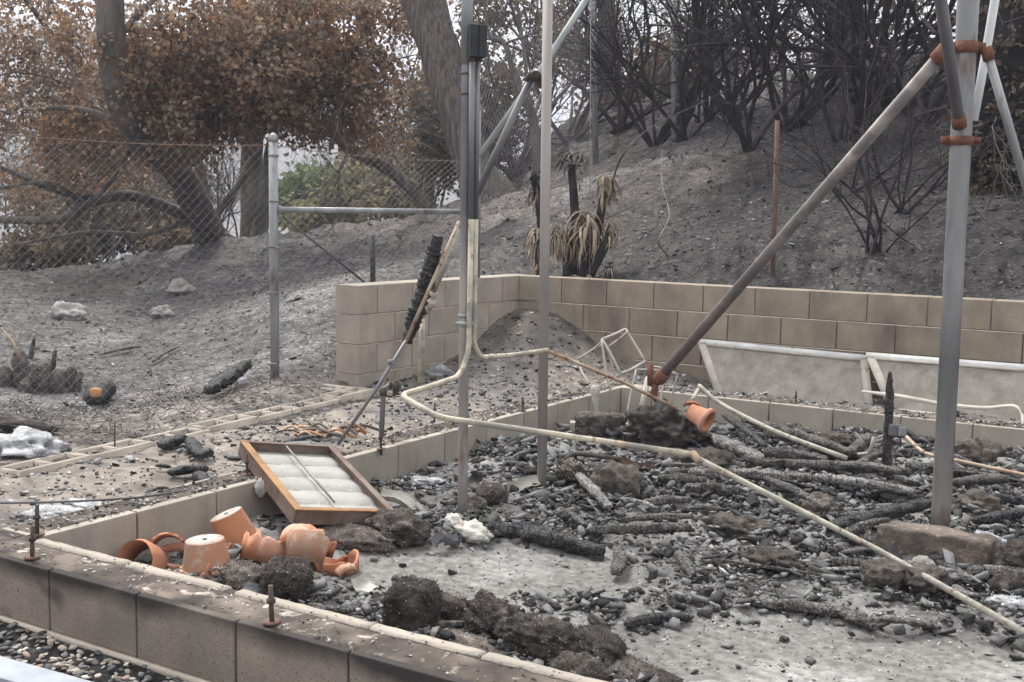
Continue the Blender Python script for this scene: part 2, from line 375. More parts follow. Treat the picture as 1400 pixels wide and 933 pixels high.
M['cable'] = mat('cable', (.06, .06, .065), (.1, .1, .105), 6, bump=.2, rough=.6)
M['leaf_dead'] = mat('leaf_dead', (.36, .3, .22), (.15, .11, .085), 18, bump=.4, bscale=60, rough=.85, tint=True, rnd=.3, stretch=(1, 1, .3))
M['wood_orange'] = mat('wood_orange', (.5, .27, .12), (.42, .22, .1), 14, bump=.2)
M['wood_pale'] = mat('wood_pale', (.45, .36, .27), (.3, .22, .17), 14, bump=.4, stretch=(1, 1, .2))
M['farhill'] = mat('farhill', (.17, .16, .15), (.11, .12, .085), .02, bump=0, detail=8, c3=(.22, .2, .17), s3=.05, t3=(.5, .65))
M['bush_far'] = mat('bush_far', (1, 1, 1), (.8, .8, .8), 3, bump=0, tint=True)

def leafy(m):
    N = m.node_tree.nodes; L = m.node_tree.links; b = N['Principled BSDF']; t = N.new('ShaderNodeBsdfTranslucent'); x = N.new('ShaderNodeMixShader'); x.inputs[0].default_value = .38
    L.new(b.inputs['Base Color'].links[0].from_socket, t.inputs[0]); L.new(b.outputs[0], x.inputs[1]); L.new(t.outputs[0], x.inputs[2]); L.new(x.outputs[0], N['Material Output'].inputs[0])
leafy(M['leaf'])
def screen_material():
    m = bpy.data.materials.new('insect_screen'); m.use_nodes = True; N = m.node_tree.nodes; L = m.node_tree.links
    b = N['Principled BSDF']; b.inputs['Roughness'].default_value = .9
    n = N.new('ShaderNodeTexNoise'); n.inputs['Scale'].default_value = 9; n.inputs['Detail'].default_value = 9
    tc = N.new('ShaderNodeTexCoord'); L.new(tc.outputs['Object'], n.inputs['Vector'])
    r = N.new('ShaderNodeValToRGB'); r.color_ramp.elements[0].color = (.17, .15, .125, 1); r.color_ramp.elements[1].color = (.36, .33, .29, 1)
    r.color_ramp.elements[0].position = .3; r.color_ramp.elements[1].position = .72; n.inputs['Roughness'].default_value = .75
    L.new(n.outputs['Fac'], r.inputs[0]); L.new(r.outputs[0], b.inputs['Base Color'])
    b.inputs['Alpha'].default_value = .93
    return m
M['screen'] = screen_material()

# ------------------------------------------------------------------ ground heights
PX0, PX1, PY0, PY1 = -3.443, 3.2, 2.48, 7.024          # inside of the burnt room
def tps_fit(C, V, lam=1e-3):
    n = len(C); d = np.linalg.norm(C[:, None]-C[None], axis=2); K = np.where(d > 0, d*d*np.log(d+1e-9), 0)
    A = np.zeros((n+3, n+3)); A[:n, :n] = K+lam*np.eye(n); A[:n, n] = 1; A[:n, n+1:] = C; A[n, :n] = 1; A[n+1:, :n] = C.T
    return np.linalg.solve(A, np.concatenate([V, [0, 0, 0]]))
SURV = [(376, 525, 7.4), (150, 560, 7.3), (0, 560, 6.7), (250, 470, 10), (100, 430, 11.7), (0, 430, 11.), (247, 405, 13), (0, 372, 15),
        (170, 352, 17), (340, 335, 19), (450, 318, 19), (620, 283, 19), (560, 340, 13), (470, 385, 10.5), (700, 232, 18), (800, 165, 18), (755, 190, 18), (810, 215, 16),
        (640, 340, 11.5), (720, 352, 10.8), (760, 300, 11.5), (900, 168, 16), (1000, 155, 14.8), (1100, 132, 14.5), (1230, 105, 15.5), (1350, 90, 15.5),
        (900, 290, 11.2), (1100, 270, 10.4), (1200, 345, 8.7), (1300, 250, 10.2), (1390, 300, 8.6), (1050, 200, 12.3), (1000, 350, 9.1), (1390, 200, 10.5)]
cp = [tuple(atd(*s)) for s in SURV]
cp += [(x, 8.4, .79) for x in (-4.4, -4, -3, -2, -1, 0, 1, 3)]
cp += [(-5.3, 6.4, .22), (-5.4, 7.2, .33), (-5.5, 8.3, .6), (-5, 8.9, .78), (-5.15, 8.25, .55), (-4.95, 8.45, .66), (-4.5, 2, .19), (-4.5, 3, .2), (-4.5, 4, .2), (-4.7, 5, .2), (-4.8, 5.8, .19), (-7, 2, .2), (-7, 3.5, .2), (-10, 3, .2),
       (-14, 4, .1), (5, 12, 2.6), (8, 18, 4.), (12, 25, 4.5), (-2, 25, 4.), (-9, 26, 1.4), (-17, 25, -1.5), (-25, 20, -3), (-24, 10, -1.5), (6, 30, 4.5), (-25, 32, -4), (-12, 40, -2), (-38, 22, -7)]
cp = np.array(cp); TW = tps_fit(cp[:, :2], cp[:, 2])
def h_out(x, y):
    x = np.asarray(x, float); y = np.asarray(y, float); sh = x.shape
    P = np.stack([x.ravel(), y.ravel()], 1); out = np.empty(len(P))
    for i in range(0, len(P), 20000):
        q = P[i:i+20000]; d2 = ((q[:, None]-cp[None, :, :2])**2).sum(2)
        out[i:i+20000] = (.5*d2*np.log(d2+1e-12))@TW[:len(cp)]+TW[len(cp)]+q@TW[len(cp)+1:]
    out = out.reshape(sh); r = np.hypot(x, y)
    a = np.clip((r-6)/10, .25, 1.5)
    out = out+(fbm(x*.7, y*.7, 1)*.09+fbm(x*2.4, y*2.4, 2)*.055+fbm(x*11, y*11, 3, 3)*.02)*np.where(y < 8.8, .15, 1)*a
    out = np.where(r > 34, out*np.exp(-np.maximum(r-34, 0)/20)-7*(1-np.exp(-np.maximum(r-34, 0)/20)), out)
    return np.where((y < 2.38), .0+fbm(x*4, y*4, 0, 3)*.006, out)
def h_in(x, y):
    x = np.asarray(x, float); y = np.asarray(y, float)
    m = .41*np.exp(-np.maximum((x+4.75), 0)**2/.62**2-((y-8.15)/.72)**2)
    z = .165+m+.02*sstep(-3.8, -4.4, x)-.03*sstep(7.1, 7.6, y)*sstep(-4, -3.4, x)
    z = np.maximum(z, .26*np.exp(-((x+3.95)/.9)**2-((y-8.2)/.35)**2))
    return z+fbm(x*3, y*3, 5)*.018+fbm(x*14, y*14, 6, 3)*.007
def h_pit(x, y):
    x = np.asarray(x, float); y = np.asarray(y, float)
    # bare slab patches: middle-left and front-right
    s1 = np.exp(-(((x+2.25)*.8+(y-3.65)*.5)/.52)**2-(((y-3.65)*.8-(x+2.25)*.45)/.26)**2)
    s2 = np.exp(-((x+.95)/.55)**2-((y-3.3)/.33)**2)
    s3 = np.exp(-((x+.4)/.6)**2-((y-3.6)/.25)**2)
    bare = np.clip((s1+s2+s3)*1.7, 0, 1)
    pile = .035+.05*sstep(4.2, 6, y)*sstep(-3, -1.5, x)+.04*np.exp(-((x+3.1)/.5)**2-((y-5.6)/.8)**2)
    pile = pile*(1-.95*np.exp(-((x+.93)/.4)**2-((y-4.72)/.3)**2))
    n = fbm(x*5, y*5, 8)*.018+np.abs(fbm(x*16, y*16, 9, 3))*.018+fbm(x*40, y*40, 4, 2)*.004
    return np.where(bare > .02, (pile+n)*(1-bare)**1.5+.004*bare, pile+n), bare
def h_all(x, y):
    if PX0 < x < PX1 and PY0 < y < PY1: return float(h_pit(x, y)[0])
    if y > 5.95 and x > -5.05 and y < 8.25: return float(h_in(x, y))
    if x > -4.5 and 2.38 < y < 8.25: return float(h_in(x, y))
    return float(h_out(x, y))
def G(px, py, up=0.):
    """the ground point seen at px, py"""
    r = ray(px, py); t = 1.2
    while t < 60:
        p = CAMP+r*t
        if p[2] < h_all(p[0], p[1])+up: break
        t *= 1.03
    lo, hi = t/1.03, t
    for _ in range(9):
        m = (lo+hi)/2; p = CAMP+r*m
        if p[2] < h_all(p[0], p[1])+up: hi = m
        else: lo = m
    p = CAMP+r*hi; return np.array([p[0], p[1], h_all(p[0], p[1])+up])
def pxs(P):                                            # pixels per metre at a point
    return F_PX/(P[0]*NRM[0]+P[1]*NRM[1])

# ------------------------------------------------------------------ terrain sheets
def grid_sheet(name, X, Y, Z, keep, m, tint, smooth=True):
    ny, nx = X.shape; V = np.stack([X, Y, Z], -1).reshape(-1, 3)
    i = np.arange(ny-1)[:, None]*nx; j = np.arange(nx-1)[None]
    Fq = np.stack([i+j, i+j+1, i+nx+j+1, i+nx+j], -1).reshape(-1, 4)
    if keep is not None: Fq = Fq[keep.reshape(-1)]
    used = np.zeros(len(V), bool); used[Fq.ravel()] = True; idx = np.cumsum(used)-1
    mb = MB(); mb.add(V[used], idx[Fq], tint.reshape(-1, 3)[used])
    return mb.build(name, m, smooth=smooth)
# outer land
ang = np.concatenate([np.linspace(-180, -36, 40)[:-1], np.arange(-36, 36, .14), np.linspace(36, 180, 40)])
rad = np.concatenate([1.0*1.0125**np.arange(0, 290), np.geomspace(38, 90, 30)])
A_, R_ = np.meshgrid(np.radians(ang), rad); X = R_*np.sin(A_-TH); Y = R_*np.cos(A_-TH)
Z = h_out(X, Y)
xc = (X[:-1, :-1]+X[1:, 1:])/2; yc = (Y[:-1, :-1]+Y[1:, 1:])/2
inside = ((xc > -4.5) & (yc > 2.38) & (yc < 8.25)) | ((xc > -5.05) & (yc > 5.98) & (yc < 8.25))
dist = np.hypot(X, Y)
tan = np.exp(-((X+4.9+.35*np.maximum(Y-4, -3)*.3)/.55)**2)*sstep(6.3, 5.6, Y)+.55*np.exp(-((X+4.6)/1.2)**2)*sstep(3.2, 2.4, Y)
dirt = sstep(.15, .55, fbm(X*.35, Y*.35, 12, 5)+.25*np.exp(-((X+1)/2)**2))*.6
base = np.ones(X.shape+(3,))*np.array([1.02, 1., 1.])
base = base*(1-tan[..., None])+np.array([2.1, 1.95, 1.8])*tan[..., None]
base = base*(1-dirt[..., None])+np.array([1.15, 1.02, .94])*dirt[..., None]
wh = sstep(.25, .8, fbm(X*1.3, Y*1.3, 22, 5))*.6
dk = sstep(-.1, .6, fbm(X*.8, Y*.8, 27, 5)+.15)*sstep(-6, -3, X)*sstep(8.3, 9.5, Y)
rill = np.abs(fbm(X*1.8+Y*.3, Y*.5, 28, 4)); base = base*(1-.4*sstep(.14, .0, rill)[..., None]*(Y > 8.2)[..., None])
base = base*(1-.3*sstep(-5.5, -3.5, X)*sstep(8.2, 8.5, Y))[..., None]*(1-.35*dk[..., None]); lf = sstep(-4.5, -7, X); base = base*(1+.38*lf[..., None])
base = base*(1+wh[..., None])
base = np.where((Y < 2.38)[..., None], .45, base)
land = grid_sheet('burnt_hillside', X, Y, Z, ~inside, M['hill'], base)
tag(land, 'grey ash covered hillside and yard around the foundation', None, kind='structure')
# planter and strip
xs = np.arange(-5.06, 3.2, .022); ys = np.arange(2.36, 8.24, .022); X, Y = np.meshgrid(xs, ys); Z = h_in(X, Y)
xc = X[:-1, :-1]; yc = Y[:-1, :-1]
keep = ~((xc > -3.56) & (yc < 7.1)) & ~((xc < -4.5) & (yc < 5.95))
t_ = sstep(-.1, .5, fbm(X*2, Y*2, 31)+.5*sstep(6.2, 5, Y)-.1)
tn = np.ones(X.shape+(3,))*.95; tn = tn*(1-t_[..., None])+np.array([1.4, 1.33, 1.23])*t_[..., None]
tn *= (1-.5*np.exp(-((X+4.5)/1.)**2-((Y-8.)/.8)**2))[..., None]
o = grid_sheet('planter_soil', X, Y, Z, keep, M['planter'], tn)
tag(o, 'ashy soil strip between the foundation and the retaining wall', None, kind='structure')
# pit floor
xs = np.concatenate([np.arange(PX0, 0.3, .0125), np.arange(.3, PX1+.1, .05)]); ys = np.arange(PY0, PY1+.01, .0125); X, Y = np.meshgrid(xs, ys)
Z, bare = h_pit(X, Y)
g = .55+.55*sstep(-.5, .6, fbm(X*3, Y*3, 41))
wash = sstep(.25, .8, fbm(X*2.2, Y*2.2, 55, 5)+.35*np.exp(-((X+2.)/1.)**2-((Y-3.1)/.35)**2)+.3*np.exp(-((X+3.1)/.35)**2-((Y-4.8)/1.2)**2))
tn = np.stack([g]*3, -1)*(1-bare[..., None])+np.array([.86, .85, .83])*bare[..., None]
tn = tn*(1-.8*wash[..., None])+1.35*.8*wash[..., None]
o = grid_sheet('room_floor', X, Y, Z, None, M['ash'], tn)
tag(o, 'ash covered concrete floor of the burnt room', None, kind='structure')
# far land and hills
a = np.radians(np.arange(0, 360, 3)); rr = np.geomspace(60, 900, 14); A_, R_ = np.meshgrid(np.append(a, 2*pi), rr)
X = R_*np.sin(A_); Y = R_*np.cos(A_)
o = grid_sheet('valley_floor', X, Y, -8-3*sstep(60, 200, R_)+fbm(X*.02, Y*.02)*2, None, M['farhill'], np.ones(X.shape+(3,)))
tag(o, 'dry valley floor far below the yard', None, kind='structure')
def ridge(dist0, dist1, crest, name, label, seed):
    A_, S_ = np.meshgrid(np.radians(np.arange(-60, 61, 1.)), np.linspace(0, 1, 24)); R_ = dist0+(dist1-dist0)*S_
    X = R_*np.sin(A_-TH); Y = R_*np.cos(A_-TH)
    pxx = 700+np.tan(np.clip(A_, -1.2, 1.2))*F_PX
    H = crest(pxx)*R_.max()/1.0
    Z = -12+(H+12)*np.sin(np.clip(S_*1.25, 0, 1)*pi/2)-(S_ > .82)*(S_-.82)*60+fbm(X*.012, Y*.012, seed, 5)*7*S_
    o = grid_sheet(name, X, Y, Z, None, M['farhill'], np.ones(X.shape+(3,)))
    tag(o, label, None, kind='structure')
ridge(260, 520, lambda p: np.interp(p, [-2000, -300, 0, 350, 500, 620, 800, 1400, 3000], [.10, .13, .125, .095, .105, .085, .06, .05, .06]), 'far_hills', 'hazy far hills beyond the trees', 3)

# ------------------------------------------------------------------ block walls
CORE = .012
def block_wall(label, cat, origin, axis, length, thick, zt, courses, off0, m, mjoint=True, name='block_wall', face=1, first=0., L=.406, H=.203, jit=.002, group=None):
    """axis 'x' or 'y'. The near face lies on the origin; thickness grows to +y or to -x."""
    T = thing(name, label, cat, (origin[0], origin[1], 0), group)
    cache = {}
    def blk(a, b, z0, z1):
        key = (round(b-a, 3), round(z1-z0, 3))
        if key not in cache:
            if axis == 'x': cache[key] = bevbox(0, b-a, 0, thick, 0, z1-z0, .005)
            else: cache[key] = bevbox(-thick, 0, 0, b-a, 0, z1-z0, .005)
            cache[key].materials.append(m)
        o = bpy.data.objects.new('block', cache[key]); COL.objects.link(o); o.parent = T
        j = random.uniform(-jit, jit)
        o.location = (a, j, z0) if axis == 'x' else (j, a, z0)
    for c in range(courses):
        z1 = zt-c*H-.005*(c > 0); z0 = zt-(c+1)*H+.005
        s = first+off0[c % len(off0)]
        cuts = []
        q = s
        while q < length: 
            if q > .03: cuts.append(q)
            q += L
        e = [0.]+[k for k in cuts if k < length-.03]+[length]
        for a, b in zip(e[:-1], e[1:]): blk(a+.004, b-.004, z0, z1)
    mb = MB(); zb = zt-courses*H
    if axis == 'x': box(mb, CORE, length-CORE, CORE, thick-CORE, zb, zt-.012)
    else: box(mb, -thick+CORE, -CORE, CORE, length-CORE, zb, zt-.012)
    mb.build('wall_core', M['mortar_dark'], T)
    if mjoint:
        me = None
        for c in range(1, courses):
            mb = MB(); z = zt-c*H
            if axis == 'x': box(mb, .006, length-.006, -.0008, thick-.0035, z-.0062, z+.0012)
            else: box(mb, -thick-.0008, .0008, .0032, length-.006, z-.0062, z+.0012)
            mb.build('mortar_joint', M['mortar'], T)
    return T
# retaining wall behind the planter: long run and short return
block_wall('tan concrete block retaining wall running behind the two leaning windows', 'wall', (-4.953, 8.151), 'x', 8.1, .2, .871, 5, [.406, .203], M['cmu_tan'])
block_wall('short pale end section of block wall left of the tall poles', 'wall', (-4.953, 6.086), 'y', 2.262, .203, .871, 5, [.203, .406], M['cmu_pale'])
# foundation
wf = block_wall('sooty front foundation wall of large blocks beside the gravel', 'foundation wall', (-6.349, 2.277), 'x', 9.0, .203, .215, 1, [.406+0.0], M['cmu_front'], False)
wl = block_wall('left foundation wall with pots and the rusty frame against it', 'foundation wall', (PX0, 2.484), 'y', 4.74, .203, .215, 1, [.438], M['cmu_inner'], False)
wb = block_wall('back foundation wall in front of the leaning windows', 'foundation wall', (PX0+.002, PY1), 'x', 6.6, .2, .218, 1, [.231], M['cmu_inner'], False)
def grout_strip(par, x0, x1, y0, y1, z, seed, nx, ny, amp=.004):
    X, Y = np.meshgrid(np.linspace(x0, x1, nx), np.linspace(y0, y1, ny))
    edge = np.minimum(np.minimum(X-x0, x1-X), np.minimum(Y-y0, y1-Y)); Z = z+(fbm(X*14, Y*14, seed, 4)*amp+amp*.6)*sstep(0, .02, edge)-.006*(edge < .001)
    g = .75+.7*sstep(-.3, .6, fbm(X*6, Y*6, seed+3)); tn = np.stack([g*1.04, g*.98, g*.93], -1)
    o = grid_sheet('grout_fill', X-par.location.x, Y-par.location.y, Z, None, M['grout'], tn); o.parent = par
grout_strip(wf, -6.3, 2.6, 2.297, 2.438, .2165, 3, 700, 12)
grout_strip(wl, PX0-.193, PX0-.035, 2.5, 7.2, .2165, 5, 14, 420)
grout_strip(wb, PX0+.2, 3., PY1+.03, PY1+.19, .2195, 7, 500, 14)
# pale chipped lip along the inner edge of the front wall
rr = random.Random(5); xx = -3.40
while xx < 2.5:
    ln = rr.uniform(.3, .55); mb = MB()
    n = max(3, int(ln/.03)); V = []
    for i in range(n+1):
        X_ = xx+ln*i/n-wf.location.x; o0 = rr.uniform(-.006, .004); z_ = .2225+rr.uniform(-.002, .001)
        V += [(X_, .164+o0, .214), (X_, .168+o0, z_), (X_, .2, z_), (X_, .2045, .212)]
    F4 = [(4*i+j, 4*i+4+j, 4*i+5+j, 4*i+1+j) for i in range(n) for j in range(3)]+[(0, 1, 2, 3), (4*n+3, 4*n+2, 4*n+1, 4*n)]
    mb.add(np.array(V), np.array(F4)); mb.build('mortar_lip', M['cmu_pale'], wf); xx += ln+rr.choice((.004, .01, .05))
mb = MB(); box(mb, -6.3-wf.location.x, 2.6-wf.location.x, -.012, -.001, -.02, .02); mb.build('footing_strip', M['cmu_pale'], wf)

# row of low hollow blocks beside the strip
def hollow_mesh(L, W, H):
    mb = MB(); w_ = .026; e = .002
    box(mb, e, L-e, 0, w_, 0, H); box(mb, e, L-e, W-w_, W, 0, H)
    box(mb, e, w_, w_, W-w_, 0, H-.002); box(mb, L-w_, L-e, w_, W-w_, 0, H-.002); box(mb, L/2-w_/2, L/2+w_/2, w_, W-w_, 0, H-.002)
    box(mb, w_, L-w_, w_, W-w_, 0, H-.035)
    me = mb.mesh('hollow_block'); me.materials.append(M['cmu_pale']); return me
hm = hollow_mesh(.406, .16, .2)
def hollow_row(p0, p1, n, label, z):
    p0 = np.array(p0); p1 = np.array(p1); d = p1-p0; a = math.atan2(d[1], d[0])
    T = thing('block_edging', label, 'edging', (p0[0], p0[1], 0), None, a)
    for i in range(n):
        o = bpy.data.objects.new('hollow_block', hm); COL.objects.link(o); o.parent = T
        o.location = (i*.408, random.uniform(-.003, .003), z-.2+random.uniform(-.004, .004)+(.008 if i % 3 == 0 else 0)); o.rotation_euler[2] = random.uniform(-.008, .008)
hollow_row((-4.35, 3.07), (-4.64, 5.75), 7, 'long row of hollow blocks set in the dirt beside the strip', .212)
hollow_row((-4.70, 5.90), (-5.5, 5.86), 2, 'two hollow blocks set crosswise between fence post and wall end', .212)

# ------------------------------------------------------------------ pipes and poles
def pole(name, label, cat, P, r, m, sides=20, bow=0):
    P = [np.asarray(p, float) for p in P]; loc = P[0].copy()
    o = MB(); tube(o, rel(P, loc), r, sides); ob = o.build(name, m, loc=loc, smooth=True); return tag(ob, label, cat)
b1 = atz(632, 712, .03); b1d = b1[0]*NRM[0]+b1[1]*NRM[1]
t1 = atd(639.5, -60, b1d)
TP = thing('steel_pole', 'tall grey steel pole with dark electrical box and bent conduits strapped to it', 'pole', b1)
fr = np.linspace(0, 1, 24); P = [b1+(t1-b1)*f-(np.array([0, 0, .05]) if f == 0 else 0) for f in fr]
tn = np.stack([np.interp(fr, [0, .25, .45, .56, .75, .82, 1], q) for q in ([.95, 1.05, 1.1, .5, .42, .75, .8], [.84, .95, 1.03, .48, .42, .78, .84], [.77, .88, .95, .48, .45, .83, .92])], 1)
mb = MB(); tube(mb, rel(P, b1), .0216, 24, tn); mb.build('pole_tube', M['galv'], TP, smooth=True)
def on1(f): return b1+(t1-b1)*f
mb = MB()
tube(mb, rel([on1(.815), on1(1)], b1), .025, 24); mb.build('upper_tube', M['galv'], TP, smooth=True)
# box
bc = atd(652, 57, b1d-.03)-b1; R2 = Matrix.Rotation(TH+.25, 3, 'Z')
bo = link('junction_box', bevbox(-.036, .036, -.03, .03, -.066, .066, .004), M['box_black'], TP, bc); bo.rotation_euler[2] = TH+.3
c_ = link('cover_seam', bevbox(-.002, .002, -.0325, -.03, -.064, .064, 0), M['soot'], bo)
# strap
def ringband(mb, c, ax, r, h, th=.003, sides=24):
    c = np.asarray(c, float); ax = np.asarray(ax, float); ax /= np.linalg.norm(ax)
    tube(mb, [c-ax*h/2, c-ax*h/2+ax*1e-4, c+ax*h/2-ax*1e-4, c+ax*h/2], [r, r+th, r+th, r], sides)
axp = (t1-b1)/np.linalg.norm(t1-b1)
for f, r in ((.375, .0225), (.80, .0235), (.765, .0235)):
    mb = MB(); ringband(mb, on1(f)-b1, axp, r, .014 if f < .5 else .008); mb.build('strap', M['galv'] if f < .5 else M['rust_dark'], TP)
mb = MB(); s_ = atd(640, 443, b1d-.03)-b1
beambox(mb, s_+np.array([-.055*cos(TH), -.055*sin(TH), 0]), s_+np.array([.022*cos(TH), .022*sin(TH), 0]), .004, .017)
mb.build('strap_plate', M['galv'], TP)
d0 = b1d-.035
cA = [atd(645, 80, d0), atd(644, 300, d0), atd(641, 482, d0), atd(628, 515, d0-.05), atd(590, 528, d0-.3), atd(546, 541, d0-.5), atd(600, 571, d0-.6), atd(745, 592, d0-.62), atd(948, 622, d0-.62)]
cAp0 = cA[:2]; cA = cA[1:]
cAp = np.vstack([fillet(cA[:4], .12), fillet([cA[3]+(cA[4]-cA[3])*.02]+cA[4:], .055)])
mb = MB(); tube(mb, rel(cAp, b1), .0118, 14); mb.build('bent_conduit', M['conduit'], TP, smooth=True)
mb = MB(); tube(mb, rel(cAp0, b1), .0119, 14); mb.build('dark_conduit', M['galv_dark'], TP, smooth=True)
mb = MB(); tube(mb, rel([atd(653, 82, d0+.03), atd(650.5, 300, d0+.03)], b1), .0109, 14); mb.build('dark_conduit', M['galv_dark'], TP, smooth=True)
mb = MB(); P = fillet([atd(650.5, 300, d0+.03), atd(648, 470, d0+.03), atd(657, 489, d0+.06), atd(700, 486, d0+.3), atd(748, 479, d0+.45)], .07)
tube(mb, rel(P, b1), .0108, 14); mb.build('bent_conduit', M['conduit'], TP, smooth=True)
mb = MB()
for q in (atd(645, 84, d0), atd(653, 84, d0+.03)): tube(mb, rel([q, q+np.array([0, 0, .03])], b1), .016, 12)
mb.build('conduit_fitting', M['dark_iron'], TP)
mb = MB()
e_ = atd(948, 622, d0-.62); e2 = atd(956, 631, d0-.66); tube(mb, rel([e_-(e2-e_)*.2, e_, e2], b1), [.015, .017, .014], 12); mb.build('coupling', M['conduit_rust'], TP)
mb = MB(); q = atd(843, 607, d0-.62); tube(mb, rel([q, q+(e_-q)*.12], b1), .0135, 12); mb.build('coupling', M['conduit_rust'], TP)
pole('fallen_conduit', 'long straight pale conduit slanting down across the debris to the right', 'pipe', [atd(953, 627, d0-.65), atz(1200, 752, .12), atz(1440, 887, .10)], .0115, M['pipe_bone'])
pole('fallen_conduit', 'thin rusty conduit from the middle pole down to the big burnt root heap', 'pipe', [atd(749, 480, d0+.45), atd(850, 522, 5.55), atd(932, 562, 5.6)], .0085, M['conduit_rust'])
b2 = atz(740.5, 678, .02); d2 = b2[0]*NRM[0]+b2[1]*NRM[1]
pole('steel_pole', 'plain brownish steel pole standing alone right of the one with the box', 'pole', [b2, atd(749.5, -60, d2)], .0235, M['galv_brown'], 24)
# big right pole
b3 = atz(1285.5, 722, .10); d3 = b3[0]*NRM[0]+b3[1]*NRM[1]; t3 = atd(1327, -60, d3)
TP3 = thing('steel_pole', 'thick grey steel pole at right with rusty clamps, behind the stone block', 'pole', b3)
fr = np.linspace(0, 1, 24); P = [b3+(t3-b3)*f-(np.array([0, 0, .1]) if f == 0 else 0) for f in fr]
tn = np.stack([np.interp(fr, [0, .08, .3, .5, .7, 1], q) for q in ([.85, .66, .44, .88, 1.02, 1.07], [.76, .62, .425, .86, 1., 1.04], [.66, .58, .425, .84, .98, 1.02])], 1)
mb = MB(); tube(mb, rel(P, b3), np.interp(fr, [0, .35, 1], [.0385, .0395, .0425]), 32, tn); mb.build('pole_tube', M['galv'], TP3, smooth=True)
ax3 = (t3-b3)/np.linalg.norm(t3-b3)
def on3(py): return b3+(t3-b3)*((722-py)/782)
for py, hh in ((60, .045), (184, .036)):
    q = on3(py)-b3; mb = MB(); ringband(mb, q, ax3, .044, hh, .005)
    cr = np.array([cos(TH), sin(TH), 0]); fw = np.array([NRM[0], NRM[1], 0])
    for s in (-1, 1):
        p = q+cr*s*.052; beambox(mb, p-cr*s*.012, p+cr*s*.026, .012, hh*.9)
        tube(mb, [p+cr*s*.016-fw*.016, p+cr*s*.016+fw*.016], .007, 8)
    mb.build('clamp', M['rust'], TP3)
fwd = np.array([NRM[0], NRM[1], 0])
e0 = atd(1287, 75, d3-.01); e1 = atd(897, 523, 5.75)
T = thing('brace_pipe', 'long grey diagonal pipe with rusty ends running down left from the thick pole', 'pipe', e1)
mb = MB(); tube(mb, rel([e1+(e0-e1)*.03, e0-(e0-e1)*.01], e1), .0258, 20); mb.build('tube', M['galv_soot'], T, smooth=True)
dr = (e0-e1)/np.linalg.norm(e0-e1)
mb = MB(); tube(mb, rel([e1, e1+dr*.02, e1+dr*.08, e1+dr*.081], e1), [.02, .034, .034, .028], 16)
tube(mb, rel([e1+[0, 0, -.0], e1+[-.01, 0, -.06], e1+[0.0, 0, -.1]], e1), [.014, .02, .006], 6)
beambox(mb, [-.03, 0, -.02], [-.035, 0, .09], .012, .03, up=(1, 0, 0)); mb.build('end_cap', M['rust'], T)
mb = MB(); tube(mb, rel([e0-dr*.03, e0-dr*.028, e0+dr*.03, e0+dr*.031], e1), [.029, .034, .034, .02], 16); mb.build('end_cap', M['rust'], T)
def capped(label, P, r, m, capat):
    P = [np.asarray(p, float) for p in P]; T = thing('brace_pipe', label, 'pipe', P[0])
    mb = MB(); tube(mb, rel(P, P[0]), r, 20); mb.build('tube', m, T, smooth=True)
    d = (P[-1]-P[0])/np.linalg.norm(P[-1]-P[0])*(1 if capat == 0 else -1); q = (P[0] if capat == 0 else P[-1])-P[0]
    mb = MB(); tube(mb, [q-d*.004, q-d*.003, q+d*.05, q+d*.051], [r*.8, r+.006, r+.006, r], 16); mb.build('end_cap', M['rust'], T)
capped('dark pipe rising from the lower clamp of the thick pole', [atd(1312, 172, d3-.07), atd(1286, 0, d3-.42), atd(1277, -60, d3-.5)], .0225, M['galv_dark'], 0)
capped('grey pipe slanting down right from the upper clamp to the picture edge', [atd(1348, 66, d3-.02), atd(1380, 175, d3-.03), atd(1425, 330, d3-.04)], .0175, M['galv'], 0)
pole('white_pipe', 'white painted pipe leaning behind the thick pole at right', 'pipe', [atd(1331, 165, d3+.22), atd(1345, 90, d3+.2), atd(1362, -10, d3+.15), atd(1370, -60, d3+.1)], .018, M['pipe_white'])

# leaning pipes at left of the tall pole
pole('fallen_rail', 'pale green pipe hanging diagonally behind the two tall poles', 'pipe', [atd(655, 214, 8.0), atd(742, 92, 8.0), atd(830, -45, 8.0)], .0215, M['pipe_green'])
J = atd(588, 408, 5.9)
T = thing('leaning_pipe', 'dark rusty pipe leaning from a white elbow up to a fitting beside the plain pole', 'pipe', J)
top = atd(727, 106, 5.6); mid = atd(630, 312, 5.8)
mb = MB(); tube(mb, rel([J+(mid-J)*.05, mid], J), .0165, 14); mb.build('tube', M['pipe_bone'], T, smooth=True)
mb = MB(); tube(mb, rel([mid, top], J), .0175, 14); mb.build('upper_tube', M['galv_dark'], T, smooth=True)
mb = MB(); tube(mb, rel([top+[-.02, 0, -.02], top+[0, 0, .01], atd(738, 110, 5.58), atd(742, 118, 5.56)], J), [.02, .028, .024, .02], 10)
tube(mb, rel([atd(730, 100, 5.56), atd(747, 108, 5.56)], J), .012, 8); tube(mb, rel([atd(733, 103, 5.5), atd(733, 103, 5.62)], J), .022, 10)
mb.build('fitting', M['dark_iron'], T)
mb = MB(); tube(mb, rel(fillet([J+(mid-J)*.1, J, atd(581, 419, 5.9), atd(578, 428, 5.9)], .03), J), .026, 12); tube(mb, rel([atd(592, 412, 5.88), atd(584, 418, 5.92)], J), .03, 10); mb.build('elbow', M['pipe_bone'], T, smooth=True)
mb = MB(); tube(mb, rel([atd(578, 425, 5.9), atd(575, 523, 5.9)], J), .0155, 12); mb.build('lower_tube', M['conduit'], T, smooth=True)
r0 = atd(462, 608, 5.35); r1 = atd(628, 303, 5.5); rm = atd(556, 465, 5.42)
T = thing('thin_rod', 'long thin metal rod leaning from behind the rusty frame up past the charred post', 'rod', r0)
